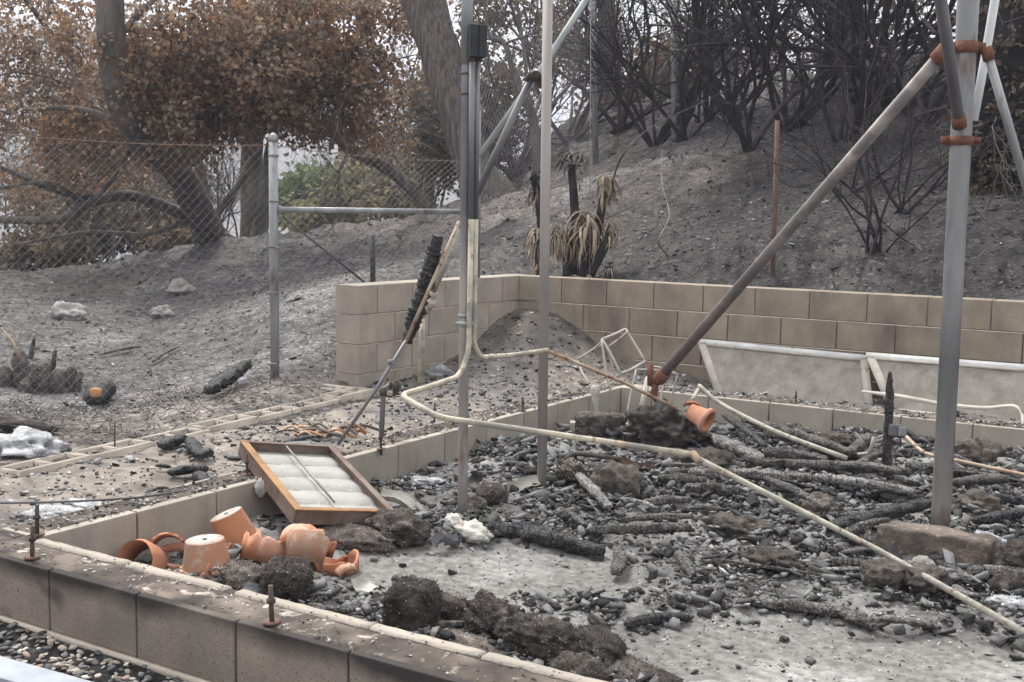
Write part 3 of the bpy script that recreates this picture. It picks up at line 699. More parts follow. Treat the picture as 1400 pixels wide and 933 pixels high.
mb = MB(); tube(mb, rel([r0, (r0+rm)/2+[.01, 0, 0], rm], r0), .0085, 10); mb.build('rod_end', M['galv_dark'], T, smooth=True)
mb = MB(); tube(mb, rel([rm, r1], r0), .0095, 10); mb.build('rod', M['conduit_rust'], T, smooth=True)
q = atd(534, 495, 5.4); mb = MB(); tube(mb, rel([q+[-.02, 0, .0], q+[.03, 0, -.012]], r0), .004, 6); tube(mb, rel([q-[0, 0, .01], q+[0, 0, .01]], r0), .013, 8); mb.build('clip', M['galv_dark'], T)

# burnt grooved post hanging in front of the wall end
def char_tube(mb, P, R, n=12, seed=0, rough=.25, rib=0, flat=1., sp=.016, groove=True, tint=None):
    P = smoothpath(P, 4) if len(P) > 2 else np.array([P[0]+(P[1]-P[0])*t for t in np.linspace(0, 1, 5)])
    L = np.concatenate([[0], np.cumsum(np.linalg.norm(np.diff(P, axis=0), axis=1))]); k = max(6, int(L[-1]/sp)); s = np.linspace(0, L[-1], k)
    Pn = np.stack([np.interp(s, L, P[:, i]) for i in range(3)], 1)
    R = np.interp(s, np.linspace(0, L[-1], len(np.atleast_1d(R))), np.atleast_1d(R)) if np.size(R) > 1 else np.full(k, float(R))
    P_, T_, N_, B_ = frames(Pn); a = np.arange(n)*2*pi/n
    ca, sa = np.cos(a), np.sin(a)
    q = (np.abs(ca)**3+np.abs(sa)**3)**(-1/3.)                   # squarish timber
    rr_ = R[:, None]*q[None]*(1+rough*fbm(s[:, None]*30+0*a, ca[None]*2.2+seed+0*s[:, None], sa[None]*2.2, 3))
    if groove:
        g = vnoise(s[:, None]*45+seed*3.3, a[None]*2.2+0*s[:, None], np.full((k, n), seed*1.7))
        rr_ = rr_*(1-.2*sstep(.25, .6, g))
    if rib: rr_ = rr_*(1+rib*np.sin((s+.012*fbm(s*18, s*0, seed))*2*pi/.034)[:, None]*(.6+.6*fbm(s[:, None]*25+0*a, ca[None]*1.5+0*s[:, None], seed)))
    end = np.ones(k); end[0] = .55; end[-1] = .5; rr_ = rr_*end[:, None]
    V = P_[:, None]+N_[:, None]*(rr_*ca)[..., None]+B_[:, None]*(rr_*sa*flat)[..., None]
    i = np.arange(k-1)[:, None]*n; j = np.arange(n)[None]; j2 = (j+1) % n
    Fq = np.stack([i+j, i+j2, i+n+j2, i+n+j], -1).reshape(-1, 4)
    V = np.vstack([V.reshape(-1, 3), P_[0], P_[-1]]); j = np.arange(n); j2 = (j+1) % n
    gr = np.stack([s[:, None]*1.1+0*a, 0*s[:, None]+np.abs(((a/pi+.13) % 2)-1)*pi*R.mean()*1.0, 0*s[:, None]+seed*3.1+0*a], -1).reshape(-1, 3); gr = np.vstack([gr, gr[:1], gr[-1:]])
    c3 = np.vstack([np.stack([j2, j, np.full(n, k*n)], 1), np.stack([(k-1)*n+j, (k-1)*n+j2, np.full(n, k*n+1)], 1)])
    mb.add(V, [Fq, c3], tint, grain=gr)
def log(name, label, cat, P, R, m, seed, group=None, **kw):
    P = [np.asarray(p, float) for p in P]; mb = MB(); char_tube(mb, rel(P, P[0]), R, seed=seed, **kw)
    o = mb.build(name, m, loc=P[0]); return tag(o, label, cat, group)
log('charred_post', 'black charred ridged timber leaning beside the thin rod in front of the wall', 'timber',
    [atd(556, 470, 5.5), atd(578, 400, 5.52), atd(600, 322, 5.5)], [.02, .034, .036, .034, .022], M['blackwood'], 3, rib=.13, sp=.006, n=14, groove=False)

# standpipe tap
q = G(521, 612); tp = thing('standpipe', 'short dark water standpipe with valve beside the left foundation wall', 'water pipe', q)
dq = q[0]*NRM[0]+q[1]*NRM[1]
mb = MB(); tube(mb, rel(fillet([q, atd(524, 533, dq), atd(534, 526, dq), atd(548, 527, dq+.02)], .03), q), .0135, 12); mb.build('riser', M['galv_dark'], tp, smooth=True)
mb = MB(); a_ = atd(529, 529, dq); tube(mb, rel([atd(524, 541, dq), atd(524, 530, dq)], q), .019, 10); tube(mb, rel([atd(532, 526, dq), atd(536, 526, dq)], q), .019, 10)
tube(mb, rel([atd(537, 527, dq), atd(546, 527, dq)], q), .024, 10); tube(mb, rel([atd(541, 520, dq), atd(541, 538, dq)], q), .015, 8); mb.build('valve', M['dark_iron'], tp)

# fences
def chain_panel(mb, A, B, zb0, zt0, zb1, zt1, m, cell=.062, r=.0008, bulge=.03):
    """woven zigzag wires between two upright lines"""
    A = np.array(A[:2]); B = np.array(B[:2]); L = np.linalg.norm(B-A); n = int(L/cell); hrow = cell*.5
    rows = int(max(zt0-zb0, zt1-zb1)/hrow); i = np.arange(n)[:, None]; k = np.arange(rows)[None]
    ph = (k % 2)*.5
    def pt(i_, k_, o_):
        u = np.clip((i_+.5*o_)/n, 0, 1); v = k_/rows
        z = (zb0*(1-v)+zt0*v)*(1-u)+(zb1*(1-v)+zt1*v)*u
        z = z+.03*np.sin(u*9+v*2)*(1-v)
        off = bulge*np.sin(u*7+v*3)*np.sin(v*pi)
        nrm = np.array([-(B-A)[1], (B-A)[0]])/L
        return np.stack([A[0]+(B-A)[0]*u+nrm[0]*off, A[1]+(B-A)[1]*u+nrm[1]*off, z+0*u], -1)
    i = i+0*k; k = k+0*i
    P0 = pt(i, k, (k % 2)).reshape(-1, 3); P1 = pt(i, k+1, ((k+1) % 2)).reshape(-1, 3)
    P2 = pt(i, k, 2-(k % 2)).reshape(-1, 3); P3 = pt(i, k+1, 2-((k+1) % 2)).reshape(-1, 3)
    sticks(mb, np.vstack([P0, P2]), np.vstack([P1, P3]), r)
fp = atz(376, 527, .17); fd = 7.4
FT = thing('chain_fence', 'sagging chain link fence with a thick galvanised post left of the wall', 'fence', fp)
ftop = atd(373.5, 190, fp[0]*NRM[0]+fp[1]*NRM[1]); fd = fp[0]*NRM[0]+fp[1]*NRM[1]
mb = MB(); tube(mb, rel([fp-[0, 0, .1], ftop], fp), .031, 24); post = mb.build('fence_post', M['galv'], FT, smooth=True)
mb = MB(); tube(mb, rel([ftop-[0, 0, .02], ftop+[0, 0, .0], ftop+[0, 0, .022], ftop+[0, 0, .036], ftop+[0, 0, .04]], fp), [.033, .034, .028, .014, .002], 20); mb.build('post_cap', M['galv'], post, smooth=True)
for py in (213, 275, 400, 497, 338):
    mb = MB(); ringband(mb, atd(374, py, fd)-fp, [0, 0, 1], .032, .012, .004); mb.build('tie_band', M['galv'], post)
P2_ = atd(652, 290, 9.1)
mb = MB(); tube(mb, rel([atd(380, 287, fd), atd(383, 287, fd+.01)], fp), .03, 12); tube(mb, rel([atd(382, 287, fd), P2_], fp), .0205, 14); mb.build('rail', M['galv'], FT, smooth=True)
mb = MB(); tube(mb, rel([atd(652, 400, 9.1)-[0, 0, .1], atd(653, 150, 9.1)], fp), .027, 14); mb.build('fence_post', M['galv'], FT, smooth=True)
mb = MB(); tube(mb, rel([atd(386, 296, fd+.02), atd(498, 386, 8.3)], fp), .008, 8); mb.build('brace_rod', M['cable'], FT)
Lf = atd(-60, 560, 6.4)
mb = MB()
g0 = fp.copy(); chain_panel(mb, (fp-fp)[:2], (Lf-fp)[:2], .2, atd(374, 199, fd)[2], .2, atd(0, 181, 6.5)[2], None)
mb.build('wire_mesh', M['wire'], FT)
mb = MB(); P9 = atd(655, 300, 9.1)-fp
chain_panel(mb, (0, 0), P9[:2], .22, atd(374, 199, fd)[2], .75, atd(640, 221, 9.1)[2], None); mb.build('wire_mesh', M['wire'], FT)
for i_ in range(1): pass
FT.location.z = 0
for ch in FT.children:
    if not ch.name.startswith('wire_mesh'): ch.location.z += fp[2]
mb = MB()
for a_, b_ in ((atd(-60, 178, 6.4), atd(374, 199, fd)), (atd(374, 199, fd), atd(652, 221, 9.1))):
    P = [a_+(b_-a_)*t-np.array([0, 0, .03*sin(pi*t)]) for t in np.linspace(0, 1, 8)]; tube(mb, [p-np.array([fp[0], fp[1], 0]) for p in P], .003, 5)
mb.build('top_wire', M['wire_rust'], FT)
# fence further up the slope
q = G(815, 222); qd = q[0]*NRM[0]+q[1]*NRM[1]
FT2 = thing('chain_fence', 'faint chain link fence climbing the slope behind the poles, with a greenish tall post', 'fence', (q[0], q[1], 0))
o_ = np.array([q[0], q[1], 0.])
mb = MB(); tube(mb, rel([q-[0, 0, .1], atd(809, -60, qd)], o_), .041, 14); mb.build('fence_post', M['pipe_green'], FT2, smooth=True)
mb = MB(); a9 = atd(655, 300, 9.1); chain_panel(mb, (a9-o_)[:2], (0, 0), .8, 2.75, q[2]+.1, atd(812, 20, qd)[2], None, cell=.11, r=.0009)
mb.build('wire_mesh', M['wire'], FT2)
pole('net_post', 'tall pale blue post standing behind the burnt shrubs', 'post', [G(998, 168), atd(993, -60, 15.2)], .05, M['pipe_green'])
pole('net_post', 'faded greenish post rising behind the tangled twigs left of the blue post', 'post', [G(922, 192), atd(920, -60, 15.6)], .04, M['pipe_green'])
pole('hanging_wire', 'fine vertical wire hanging right of the plain brownish pole', 'wire', [atd(808, -60, 6.6), atd(807, 200, 6.6), atd(806, 470, 6.6)], .0018, M['wire'], 5)
q = G(1056, 392); qd = q[0]*NRM[0]+q[1]*NRM[1]
q = aty(1056, 396, 8.6); qd = q[0]*NRM[0]+q[1]*NRM[1]
pole('stake', 'rusty metal stake standing upright behind the retaining wall', 'stake', [q-[0, 0, .1], atd(1063, 165, qd)], .018, M['rust_dark'], 6)
q = G(511, 388) if False else atd(510, 400, 9.3)
pole('stake', 'dark short stake standing behind the pale wall end', 'stake', [q, atd(509, 322, 9.3)], .022, M['blackwood'], 6)

# ------------------------------------------------------------------ anchor bolts
def bolt_proto():
    T = thing('anchor_bolt', '', 'bolt')
    mb = MB(); tube(mb, [(0, 0, -.03), (0, 0, .05), (.002, 0, .105)], .0068, 10); mb.build('threaded_rod', M['dark_iron'], T)
    mb = MB(); tube(mb, [(0, 0, .058), (0, 0, .07)], .0125, 6); mb.build('nut', M['dark_iron'], T)
    mb = MB(); tube(mb, [(0, 0, .003), (0, 0, .008)], .024, 14); mb.build('washer', M['rust_dark'], T)
    return T
bp = None
for i, (px, py, lab, sc_) in enumerate([(51, 733, 'rusty anchor bolt on the far side of the front left foundation corner', 1.05), (44, 764, 'rusty anchor bolt nearest the gravel at the front left corner', 1.05),
        (372, 853, 'rusty anchor bolt on the front wall below the broken flower pots', 1.05), (521, 615, 'anchor bolt at the foot of the water standpipe', .9), (594, 572, 'anchor bolt on the soil strip left of the tall pole with the box', .8),
        (715, 562, 'anchor bolt between the two tall poles at left', .8), (338, 650, 'anchor bolt beside the upper left corner of the rusty frame', .9), (1088, 552, 'anchor bolt in front of the left leaning window', .75), (660, 727, None, 1)]):
    if lab is None: continue
    if bp is None: bp = bolt_proto(); o = bp
    else: o = copy_tree(bp)
    p = atz(px, py, .218); o.location = p; o.scale = (sc_,)*3; o['label'] = lab; o['group'] = 'anchor bolts in the foundation'; o.rotation_euler = (random.uniform(-.05, .05), random.uniform(-.05, .05), i)

# ------------------------------------------------------------------ rusty filter frame
_r = [ray(*q) for q in ((404, 698), (540, 701), (457, 611), (332, 604))]
_d = np.linalg.solve(np.array([-_r[1], _r[2], -_r[3]]).T, -_r[0])*4.6
BL, BR, TRc, TL = CAMP+_r[0]*4.6, CAMP+_r[1]*_d[0], CAMP+_r[2]*_d[1], CAMP+_r[3]*_d[2]
e1 = BR-BL; wx = np.linalg.norm(e1); e1 /= wx; e2 = (TL-BL+TRc-BR)/2; e2 -= e1*np.dot(e2, e1); wy = np.linalg.norm(e2); e2 /= wy; e3 = np.cross(e1, e2)
ft = thing('filter_frame', 'rusty rectangular metal frame holding a pleated white filter, leaning on the left wall', 'filter frame')
sh = np.dot((TL-BL+TRc-BR)/2, e1)
ft.matrix_world = Matrix(((e1[0], e2[0], e3[0], BL[0]), (e1[1], e2[1], e3[1], BL[1]), (e1[2], e2[2], e3[2], BL[2]), (0, 0, 0, 1)))
D = .062; fwid = .032
for nm, (x0, x1, y0, y1), mm in (('side_panel', (0, .008, 0, wy), 'rust_brown'), ('side_panel', (wx-.008, wx, 0, wy), 'rust_brown'), ('end_panel', (.009, wx-.009, 0, .008), 'rust_brown'), ('end_panel', (.009, wx-.009, wy-.008, wy), 'rust_brown')):
    link(nm, bevbox(x0, x1, y0, y1, -D, -.001, .002), M[mm], ft)
for (x0, x1, y0, y1), mm in (((-.003, fwid, -.004, wy+.003), 'rust_orange'), ((wx-fwid*.8, wx+.004, -.004, wy+.003), 'rust_brown'), ((fwid+.001, wx-fwid*.8-.001, -.004, fwid*.7), 'rust_orange'), ((fwid+.001, wx-fwid*.8-.001, wy-fwid*.5, wy+.003), 'rust_brown')):
    link('rim_strip', bevbox(x0, x1, y0, y1, 0, .006, .0015), M[mm], ft)
n5 = 5
for i in range(n5):
    y0 = .01+(wy-.02)*i/n5; y1 = .01+(wy-.02)*(i+1)/n5-.0005; k = 7
    yy = np.linspace(y0, y1, k); t = np.linspace(0, 1, k); zz = -.04+.011*np.sin(t**.6*pi)
    xx = np.linspace(.01, wx-.01, 24); X, Y = np.meshgrid(xx, yy); Z = zz[:, None]+0*X+fbm(X*30, Y*30, i)*.0015
    ob = grid_sheet('filter_pleat', X, Y, Z, None, M['filter'], np.ones(X.shape+(3,))); ob.parent = ft
link('filter_backing', bevbox(.009, wx-.009, .009, wy-.009, -.05, -.0475, 0), M['filter'], ft)
a = np.array([wx*.46, wy*.95, .003]); b_ = np.array([wx*.49, wy*.16, -.012])
mb = MB(); tube(mb, [a, (a+b_)/2, b_], .0045, 8); ro = mb.build('steel_rod', M['galv_dark']); ro.matrix_world = ft.matrix_world.copy(); tag(ro, 'thin metal rod lying across the pleated white filter', 'rod')

# ------------------------------------------------------------------ terracotta
def pot_shell(r0, r1, H, th=.009, a0=0, a1=2*pi, rim=True, base=True, jag=0, seed=0, n=40):
    """r0 base radius, r1 rim radius. profile outside then inside; partial arcs make shards"""
    rr = random.Random(seed); prof_o = [(r0, 0), (r0+(r1-r0)*.78, H*.78)]
    if rim: prof_o += [(r1-(r1-r0)*.2+.011, H*.785), (r1+.011, H), (r1-th+.002, H), (r1-th-(r1-r0)*.2, H*.78)]
    else: prof_o += [(r1, H), (r1-th, H)]
    prof_i = [(r0+(r1-r0)*.4-th, H*.4), (r0-th, th)]
    prof = prof_o+prof_i; full = abs(a1-a0-2*pi) < 1e-3
    m_ = n if full else n+1; V = []; jg = [rr.uniform(-1, 1) for _ in range(14)]
    for i in range(m_):
        a = a0+(a1-a0)*i/n; u = i/n*13; k = int(u) % 13; jv = jg[k]*(1-(u-int(u)))+jg[k+1]*(u-int(u))
        top = H*(1-jag*.5+jag*.5*jv) if jag else H
        for (r, z) in prof:
            zz = min(z, top); rs = r if z <= top else r0+(r1-r0)*zz/H-(th if (r, z) in prof_i or prof.index((r, z)) >= len(prof_o)-2 else 0)
            V.append((rs*cos(a), rs*sin(a), zz))
    p = len(prof); Fq = []; F3 = []
    for i in range(n):
        i2 = (i+1) % m_
        for j in range(p-1): Fq.append((i*p+j, i2*p+j, i2*p+j+1, i*p+j+1))
    if base:
        c = len(V); V += [(0, 0, 0), (0, 0, th)]
        for i in range(n):
            i2 = (i+1) % m_
            F3.append((c, i2*p, i*p)); F3.append((c+1, i*p+p-1, i2*p+p-1))
    else:
        for i in range(n):
            i2 = (i+1) % m_; Fq.append((i*p+p-1, i2*p+p-1, i2*p, i*p))
    mb = MB(); mb.add(V, [np.array(Fq)]+([np.array(F3)] if F3 else []))
    if not full:
        for i, fl in ((0, 1), (m_-1, 0)):
            for j in range(1, p//2):
                q = (i*p+j-1, i*p+j, i*p+p-1-j, i*p+p-j)
                mb.f[4].append(np.array([q if fl else q[::-1]]))
    return mb
def put(o, loc, rot): o.location = Vector([float(a) for a in loc]); o.rotation_euler = Euler(rot); return o
def potthing(label, px, py, z, H, r0, r1, rot, m='terracotta'):
    T = thing('flower_pot', label, 'flower pot', atz(px, py, z)); T.rotation_mode = 'QUATERNION'
    T.rotation_quaternion = Vector([float(q) for q in np.array([cos(TH), sin(TH), 0])*rot[0]+np.array([NRM[0], NRM[1], 0])*rot[1]+np.array([0, 0, rot[2]])]).to_track_quat('Z', 'Y')
    mb = pot_shell(r0, r1, H); o = mb.build('pot_body', M[m], T, smooth=False); 
    for p in o.data.polygons: p.use_smooth = False
    mb = MB(); tube(mb, [(0, 0, -.0012), (0, 0, .0)], r0-.004, 32); mb.build('pot_base', M['terra_base'], T)
    mb = MB(); tube(mb, [(0, 0, -.003), (0, 0, .0)], .009, 12); mb.build('drain_hole', M['soot'], T)
    return T
# inverted pots: local +Z of the pot points down
potthing('intact upturned terracotta pot standing at the back, leaning right', 309, 703, .165, .145, .066, .085, (.42, .05, -1))
potthing('intact upturned terracotta pot with ash on its base, in front of the leaning one', 280, 738, .148, .128, .07, .094, (.06, .02, -1), 'terra_ash')
def shard(label, px, py, z, H, r0, r1, rot, a0=0, a1=pi, m='terracotta', jag=.4, seed=1, rim=False, base=False, name='pot_shard', cat='pot shard'):
    mb = pot_shell(r0, r1, H, a0=a0, a1=a1, rim=rim, base=base, jag=jag, seed=seed, n=28); o = mb.build(name, M[m]); put(o, atz(px, py, z), rot); return tag(o, label, cat, 'broken terracotta beside the left wall')
shard('half terracotta pot lying at the far left of the broken pots', 205, 778, .02, .12, .085, .09, (radians(60), 0, radians(10)), -.6, pi+.3, jag=.15, seed=2)
shard('small pale shard leaning in front of the leftmost half pot', 205, 781, .025, .07, .075, .08, (radians(35), .3, radians(45)), 4.2, 5.2, m='terra_ash', seed=3)
shard('triangular shard with curled rim against the wall left of the pots', 232, 757, .05, .11, .07, .08, (radians(70), .5, radians(30)), 1.2, 3.3, seed=4)
shard('ring shaped broken rim lying behind the ashy pot', 243, 770, .03, .045, .075, .08, (radians(20), .1, 1), 0, 4.6, seed=5, jag=.2)
shard('curved shard leaning at the foot of the ashy upturned pot', 262, 790, .02, .10, .08, .09, (radians(28), -.35, radians(60)), 3.8, 5.6, seed=6)
shard('pale pink shard lying left of the curved one', 245, 786, .02, .08, .07, .08, (radians(50), .4, radians(80)), 4, 5, m='terra_ash', seed=7)
shard('large curved orange shell between the pots and the black root ball', 357, 772, .03, .115, .085, .1, (radians(-25), .25, radians(30)), 3.0, 5.9, seed=8, jag=.35)
shard('small orange shard beneath the leaning pot', 330, 762, .03, .05, .06, .07, (radians(50), .6, radians(30)), 3, 4.6, seed=9)
shard('broken pot lying on its side showing its hollow inside', 400, 762, .07, .13, .07, .092, (radians(75), .1, radians(200)), .5, 5.4, seed=10, jag=.35)
shard('whitish scorched pot piece leaning right of the hollow one', 415, 775, .07, .14, .066, .085, (radians(-35), .3, radians(50)), 3., 6.2, m='terra_ash', seed=11, jag=.25)
shard('broken lower half of a pot with jagged teeth', 463, 782, .012, .085, .078, .088, (.06, -.12, .4), 0, 2*pi, seed=12, jag=.75, base=True)
shard('upright shard with ashy patch behind the jagged half pot', 438, 755, .04, .10, .06, .075, (radians(12), .1, radians(50)), 4.0, 5.5, seed=13)
shard('curved shard lying inside the jagged half pot', 458, 755, .06, .08, .06, .07, (radians(55), -.7, radians(40)), 3.6, 5.2, seed=14)
shard('flat ring shard lying right of the black root ball', 430, 802, .012, .025, .06, .065, (.1, .1, 2.5), 0, 3.6, seed=15, jag=.2)
o = shard('small bright orange shard lying on the bare slab', 664, 761, .01, .03, .035, .038, (radians(80), 0, .5), 4, 5.6, seed=16, jag=.1)
for k, (px, py, lab) in enumerate([(300, 795, 'tiny orange shard in front of the speckled clod'), (352, 790, 'small shard leaning against the black root ball'), (428, 745, 'small orange shard behind the whitish pot piece'), (478, 795, 'small flat shard on the ash right of the jagged pot'),
        (222, 790, 'tiny shard beside the pale pink one'), (425, 815, 'tiny orange shard under the flat ring shard'), (340, 748, 'curved shard touching the leaning pot'), (268, 765, 'thin shard between the ring and the ashy pot')]):
    shard(lab, px, py, .02, .05, .05, .058, (random.uniform(.6, 1.5), random.uniform(-.6, .6), random.uniform(0, 6)), 0, random.uniform(.8, 1.7), seed=70+k, m=random.choice(('terracotta', 'terra_ash')))
PT = thing('flower_pot', 'terracotta pot lying on its side on the big burnt root heap', 'flower pot', atd(944, 562, 5.7)); PT.rotation_mode = 'QUATERNION'
PT.rotation_quaternion = Vector([float(q) for q in np.array([cos(TH), sin(TH), 0])*.85+np.array([NRM[0], NRM[1], 0])*-.62+np.array([0, 0, -.42])]).to_track_quat('Z', 'Y')
mb = pot_shell(.04, .054, .11, rim=True, base=True); mb.build('pot_body', M['terracotta'], PT)
mb = pot_shell(.05, .06, .07, a0=0, a1=2.4, rim=False, base=False, jag=.4, seed=21); s_ = mb.build('pot_shard', M['terracotta']); put(s_, atd(942, 566, 5.72), (1.2, .2, .6)); tag(s_, 'orange shard stuck in the root heap behind the fallen pot', 'pot shard')

# ------------------------------------------------------------------ lumps: root balls, stones, ash heaps
def lump(name, label, cat, c, r, rot=(0, 0, 0), m='root', sub=4, amp=.16, fs=3., seed=0, power=1., speck=0, hair=0, group=None, fine=.06, flatend=0, tintv=1.):
    v, f = ICO[sub]; v = v.copy()
    if name == 'root_ball' and m == 'root' and power > 2: amp = .07; fine = .045
    if power != 1: v = v/np.maximum((np.abs(v)**power).sum(1)**(1/power), 1e-6)[:, None]
    n = fbm(v[:, 0]*fs+seed*5.1, v[:, 1]*fs, v[:, 2]*fs+seed, 4); n2 = fbm(v[:, 0]*fs*6+seed, v[:, 1]*fs*6, v[:, 2]*fs*6, 3)
    if m == 'rootpale': amp = max(amp, .26); fine = .11
    v = v*(1+amp*n+fine*n2)[:, None]
    v = v*np.asarray(r)[None]
    R = np.array(Euler(rot).to_matrix()); v = v@R.T
    mb = MB(); mb.add(v, f, np.ones(3)*tintv)
    rg = np.random.default_rng(seed+100)
    vn = v/np.linalg.norm(v, axis=1)[:, None]
    if speck:
        k = rg.integers(0, len(v), speck); k = k[vn[k][:, 2] > -.3]; s = rg.uniform(.0015, .0035, len(k)); iv, fi = ICO[1]; ch = iv[None, :6]*0
        oct_ = np.array([[1, 0, 0], [-1, 0, 0], [0, 1, 0], [0, -1, 0], [0, 0, 1], [0, 0, -1]], float); of = np.array([[0, 2, 4], [2, 1, 4], [1, 3, 4], [3, 0, 4], [2, 0, 5], [1, 2, 5], [3, 1, 5], [0, 3, 5]])
        V = v[k][:, None]*1.005+oct_[None]*s[:, None, None]; Fi = (of[None]+np.arange(len(k))[:, None, None]*6).reshape(-1, 3)
        mb.add(V.reshape(-1, 3), Fi, np.array([11, 10.5, 10.])*rg.uniform(.35, 1, len(k)).repeat(6)[:, None])
    if hair:
        k = rg.integers(0, len(v), hair); d = vn[k]+rg.normal(0, .7, (len(k), 3)); d /= np.linalg.norm(d, axis=1)[:, None]; l = rg.uniform(.004, .014, len(k))
        sticks(mb, v[k]*.98, v[k]+d*l[:, None], rg.uniform(.0006, .0014, len(k)), 3, np.repeat((rg.uniform(.5, 2.2, len(k)))[:, None], 3, 1))
    o = mb.build(name, M[m], smooth=False); o.location = Vector([float(a) for a in c]); return tag(o, label, cat, group)
def GL(px, py, rz): p = G(px, py); return p+np.array([0, 0, rz])
RB = 'root_ball'
lump(RB, 'black burnt root ball lying among the broken pots', 'root ball', GL(392, 822, .065), (.085, .10, .078), (0, .2, .6), seed=1, power=2.6, speck=260, hair=500, sub=5)
lump(RB, 'speckled brown root clod beside the black one among the pots', 'root ball', GL(335, 806, .035), (.11, .07, .055), (0, .1, -.2), seed=2, speck=420, hair=300, tintv=1.7)
lump(RB, 'large black dome shaped root ball nearest the front wall', 'root ball', GL(563, 866, .075), (.088, .082, .10), (.1, .1, .5), seed=3, power=2.8, speck=120, hair=700, sub=5)
lump(RB, 'speckled tapering root mass attached behind the black dome', 'root ball', GL(600, 850, .045), (.12, .06, .055), (0, .2, .2), seed=4, speck=480, hair=300, tintv=1.5)
lump(RB, 'long dark matted root mass lying along the front wall', 'root ball', GL(738, 898, .05), (.16, .085, .075), (0, 0, -.1), seed=5, speck=220, hair=900, sub=5)
lump(RB, 'ragged root tuft left of the long matted mass', 'root ball', GL(672, 868, .05), (.09, .07, .065), (.2, .3, .2), seed=6, speck=260, hair=500, tintv=1.4, amp=.3)
lump(RB, 'dark root mass right of the long matted one', 'root ball', GL(815, 905, .04), (.10, .08, .055), (0, .2, -.3), seed=7, hair=600, speck=60)
lump(RB, 'root clump at the bottom edge of the picture', 'root ball', GL(790, 932, .02), (.09, .08, .06), (0, 0, 0), seed=8, hair=600, speck=80, tintv=1.3)
lump(RB, 'low speckled root mat between the dome and the matted mass', 'root ball', GL(635, 890, .005), (.2, .09, .035), (0, 0, -.35), seed=9, speck=700, hair=500, tintv=2.2)
lump(RB, 'fibrous brown root mat in the lower middle corner', 'root ball', GL(860, 925, .0), (.16, .1, .04), (0, 0, -.3), seed=19, hair=900, tintv=1.6)
lump('root_heap', 'big dark burnt root heap under the end of the diagonal pipe', 'root heap', GL(905, 612, .085), (.22, .2, .14), (0, 0, 0), seed=10, amp=.35, hair=1500, sub=5, speck=60)
lump('root_heap', 'lower dark spill of the root heap behind the conduit coupling', 'root heap', GL(955, 640, .03), (.2, .16, .07), (0, 0, .3), seed=11, amp=.3, hair=500, tintv=1.2)
lump(RB, 'pale brown root clod with dark hollow right of the plain pole', 'root ball', GL(845, 683, .075), (.12, .10, .085), (0, .3, .3), m='rootpale', seed=12, amp=.2, power=2.5, hair=400)
lump(RB, 'speckled brown clod close to the plain pole', 'root ball', GL(780, 660, .055), (.08, .07, .06), m='rootpale', seed=13, speck=300, hair=200, tintv=.8)
lump(RB, 'speckled reddish clod just right of the tall pole with the box', 'root ball', GL(672, 690, .045), (.075, .07, .055), seed=14, speck=420, hair=200, tintv=1.7)
lump(RB, 'rusty brown speckled clod behind the tall pole', 'root ball', GL(648, 700, .02), (.06, .06, .05), seed=15, speck=300, hair=200, tintv=1.8)
lump(RB, 'dark root clod with hole right of the rusty frame', 'root ball', GL(545, 735, .04), (.12, .12, .065), (0, .2, 0), seed=16, speck=600, hair=300, tintv=1.5, amp=.25)
lump(RB, 'grey speckled root clod under the rusty frame', 'root ball', GL(475, 742, .02), (.2, .1, .05), (0, 0, .1), seed=17, speck=500, hair=200, tintv=2.3)
lump(RB, 'grey root clod behind the hollow pot', 'root ball', GL(412, 742, .05), (.05, .05, .045), seed=18, speck=160, tintv=2.2)
lump(RB, 'reddish brown clod in the debris left of the long conduit', 'root ball', GL(1052, 775, .02), (.11, .08, .05), m='rootpale', seed=20, amp=.35, hair=300, tintv=.62)
lump(RB, 'brown crusty clod in the middle of the burnt beams', 'root ball', GL(1005, 728, .02), (.13, .08, .05), m='rootpale', seed=21, amp=.35, hair=300, tintv=.8)
lump(RB, 'round dark clod at the right edge below the stone block', 'root ball', GL(1375, 818, .05), (.055, .05, .055), seed=22, hair=300, tintv=1.4)
lump(RB, 'brown clod at the right picture edge above the dark round one', 'root ball', GL(1392, 785, .06), (.08, .08, .07), m='rootpale', seed=23, hair=300, tintv=.75)
lump(RB, 'large pale clod right of the thick pole near the back wall', 'root ball', GL(1338, 632, .05), (.13, .1, .08), m='rootpale', seed=24, hair=300, amp=.25)
lump(RB, 'fibrous pale clod in front of the back wall', 'root ball', GL(1075, 608, .05), (.1, .07, .06), m='rootpale', seed=25, hair=500, amp=.3)
lump(RB, 'second fibrous clod in front of the back wall, further right', 'root ball', GL(1140, 615, .04), (.11, .07, .06), m='rootpale', seed=26, hair=500, amp=.3, tintv=.85)
lump(RB, 'brown angular clod left of the stone block', 'root ball', GL(1225, 690, .05), (.09, .07, .06), m='rootpale', seed=27, hair=100, tintv=.6, power=1.4)
lump(RB, 'grey clod beneath the long conduit near the stone', 'root ball', GL(1205, 800, .04), (.08, .06, .05), m='rootpale', seed=28, tintv=1.1)
lump(RB, 'large grey clod below the stone block', 'root ball', GL(1265, 812, .05), (.085, .07, .055), m='rootpale', seed=29, power=1.6, tintv=.95)
lump(RB, 'pale clod between the beams and the black log', 'root ball', GL(1120, 705, .04), (.09, .06, .055), m='rootpale', seed=30, power=1.6, tintv=1.2)
lump(RB, 'brown earth mound behind the thick pole base', 'root ball', GL(1335, 700, .03), (.09, .08, .06), m='rootpale', seed=31, tintv=.9)
lump('burnt_planter', 'dark cylindrical burnt planter lying on its side by the back corner', 'planter', GL(820, 596, .07), (.07, .145, .068), (0, 0, TH+pi/2-.08), m='root', seed=32, power=5, amp=.04, fine=.03, speck=160, tintv=1.9, sub=5)
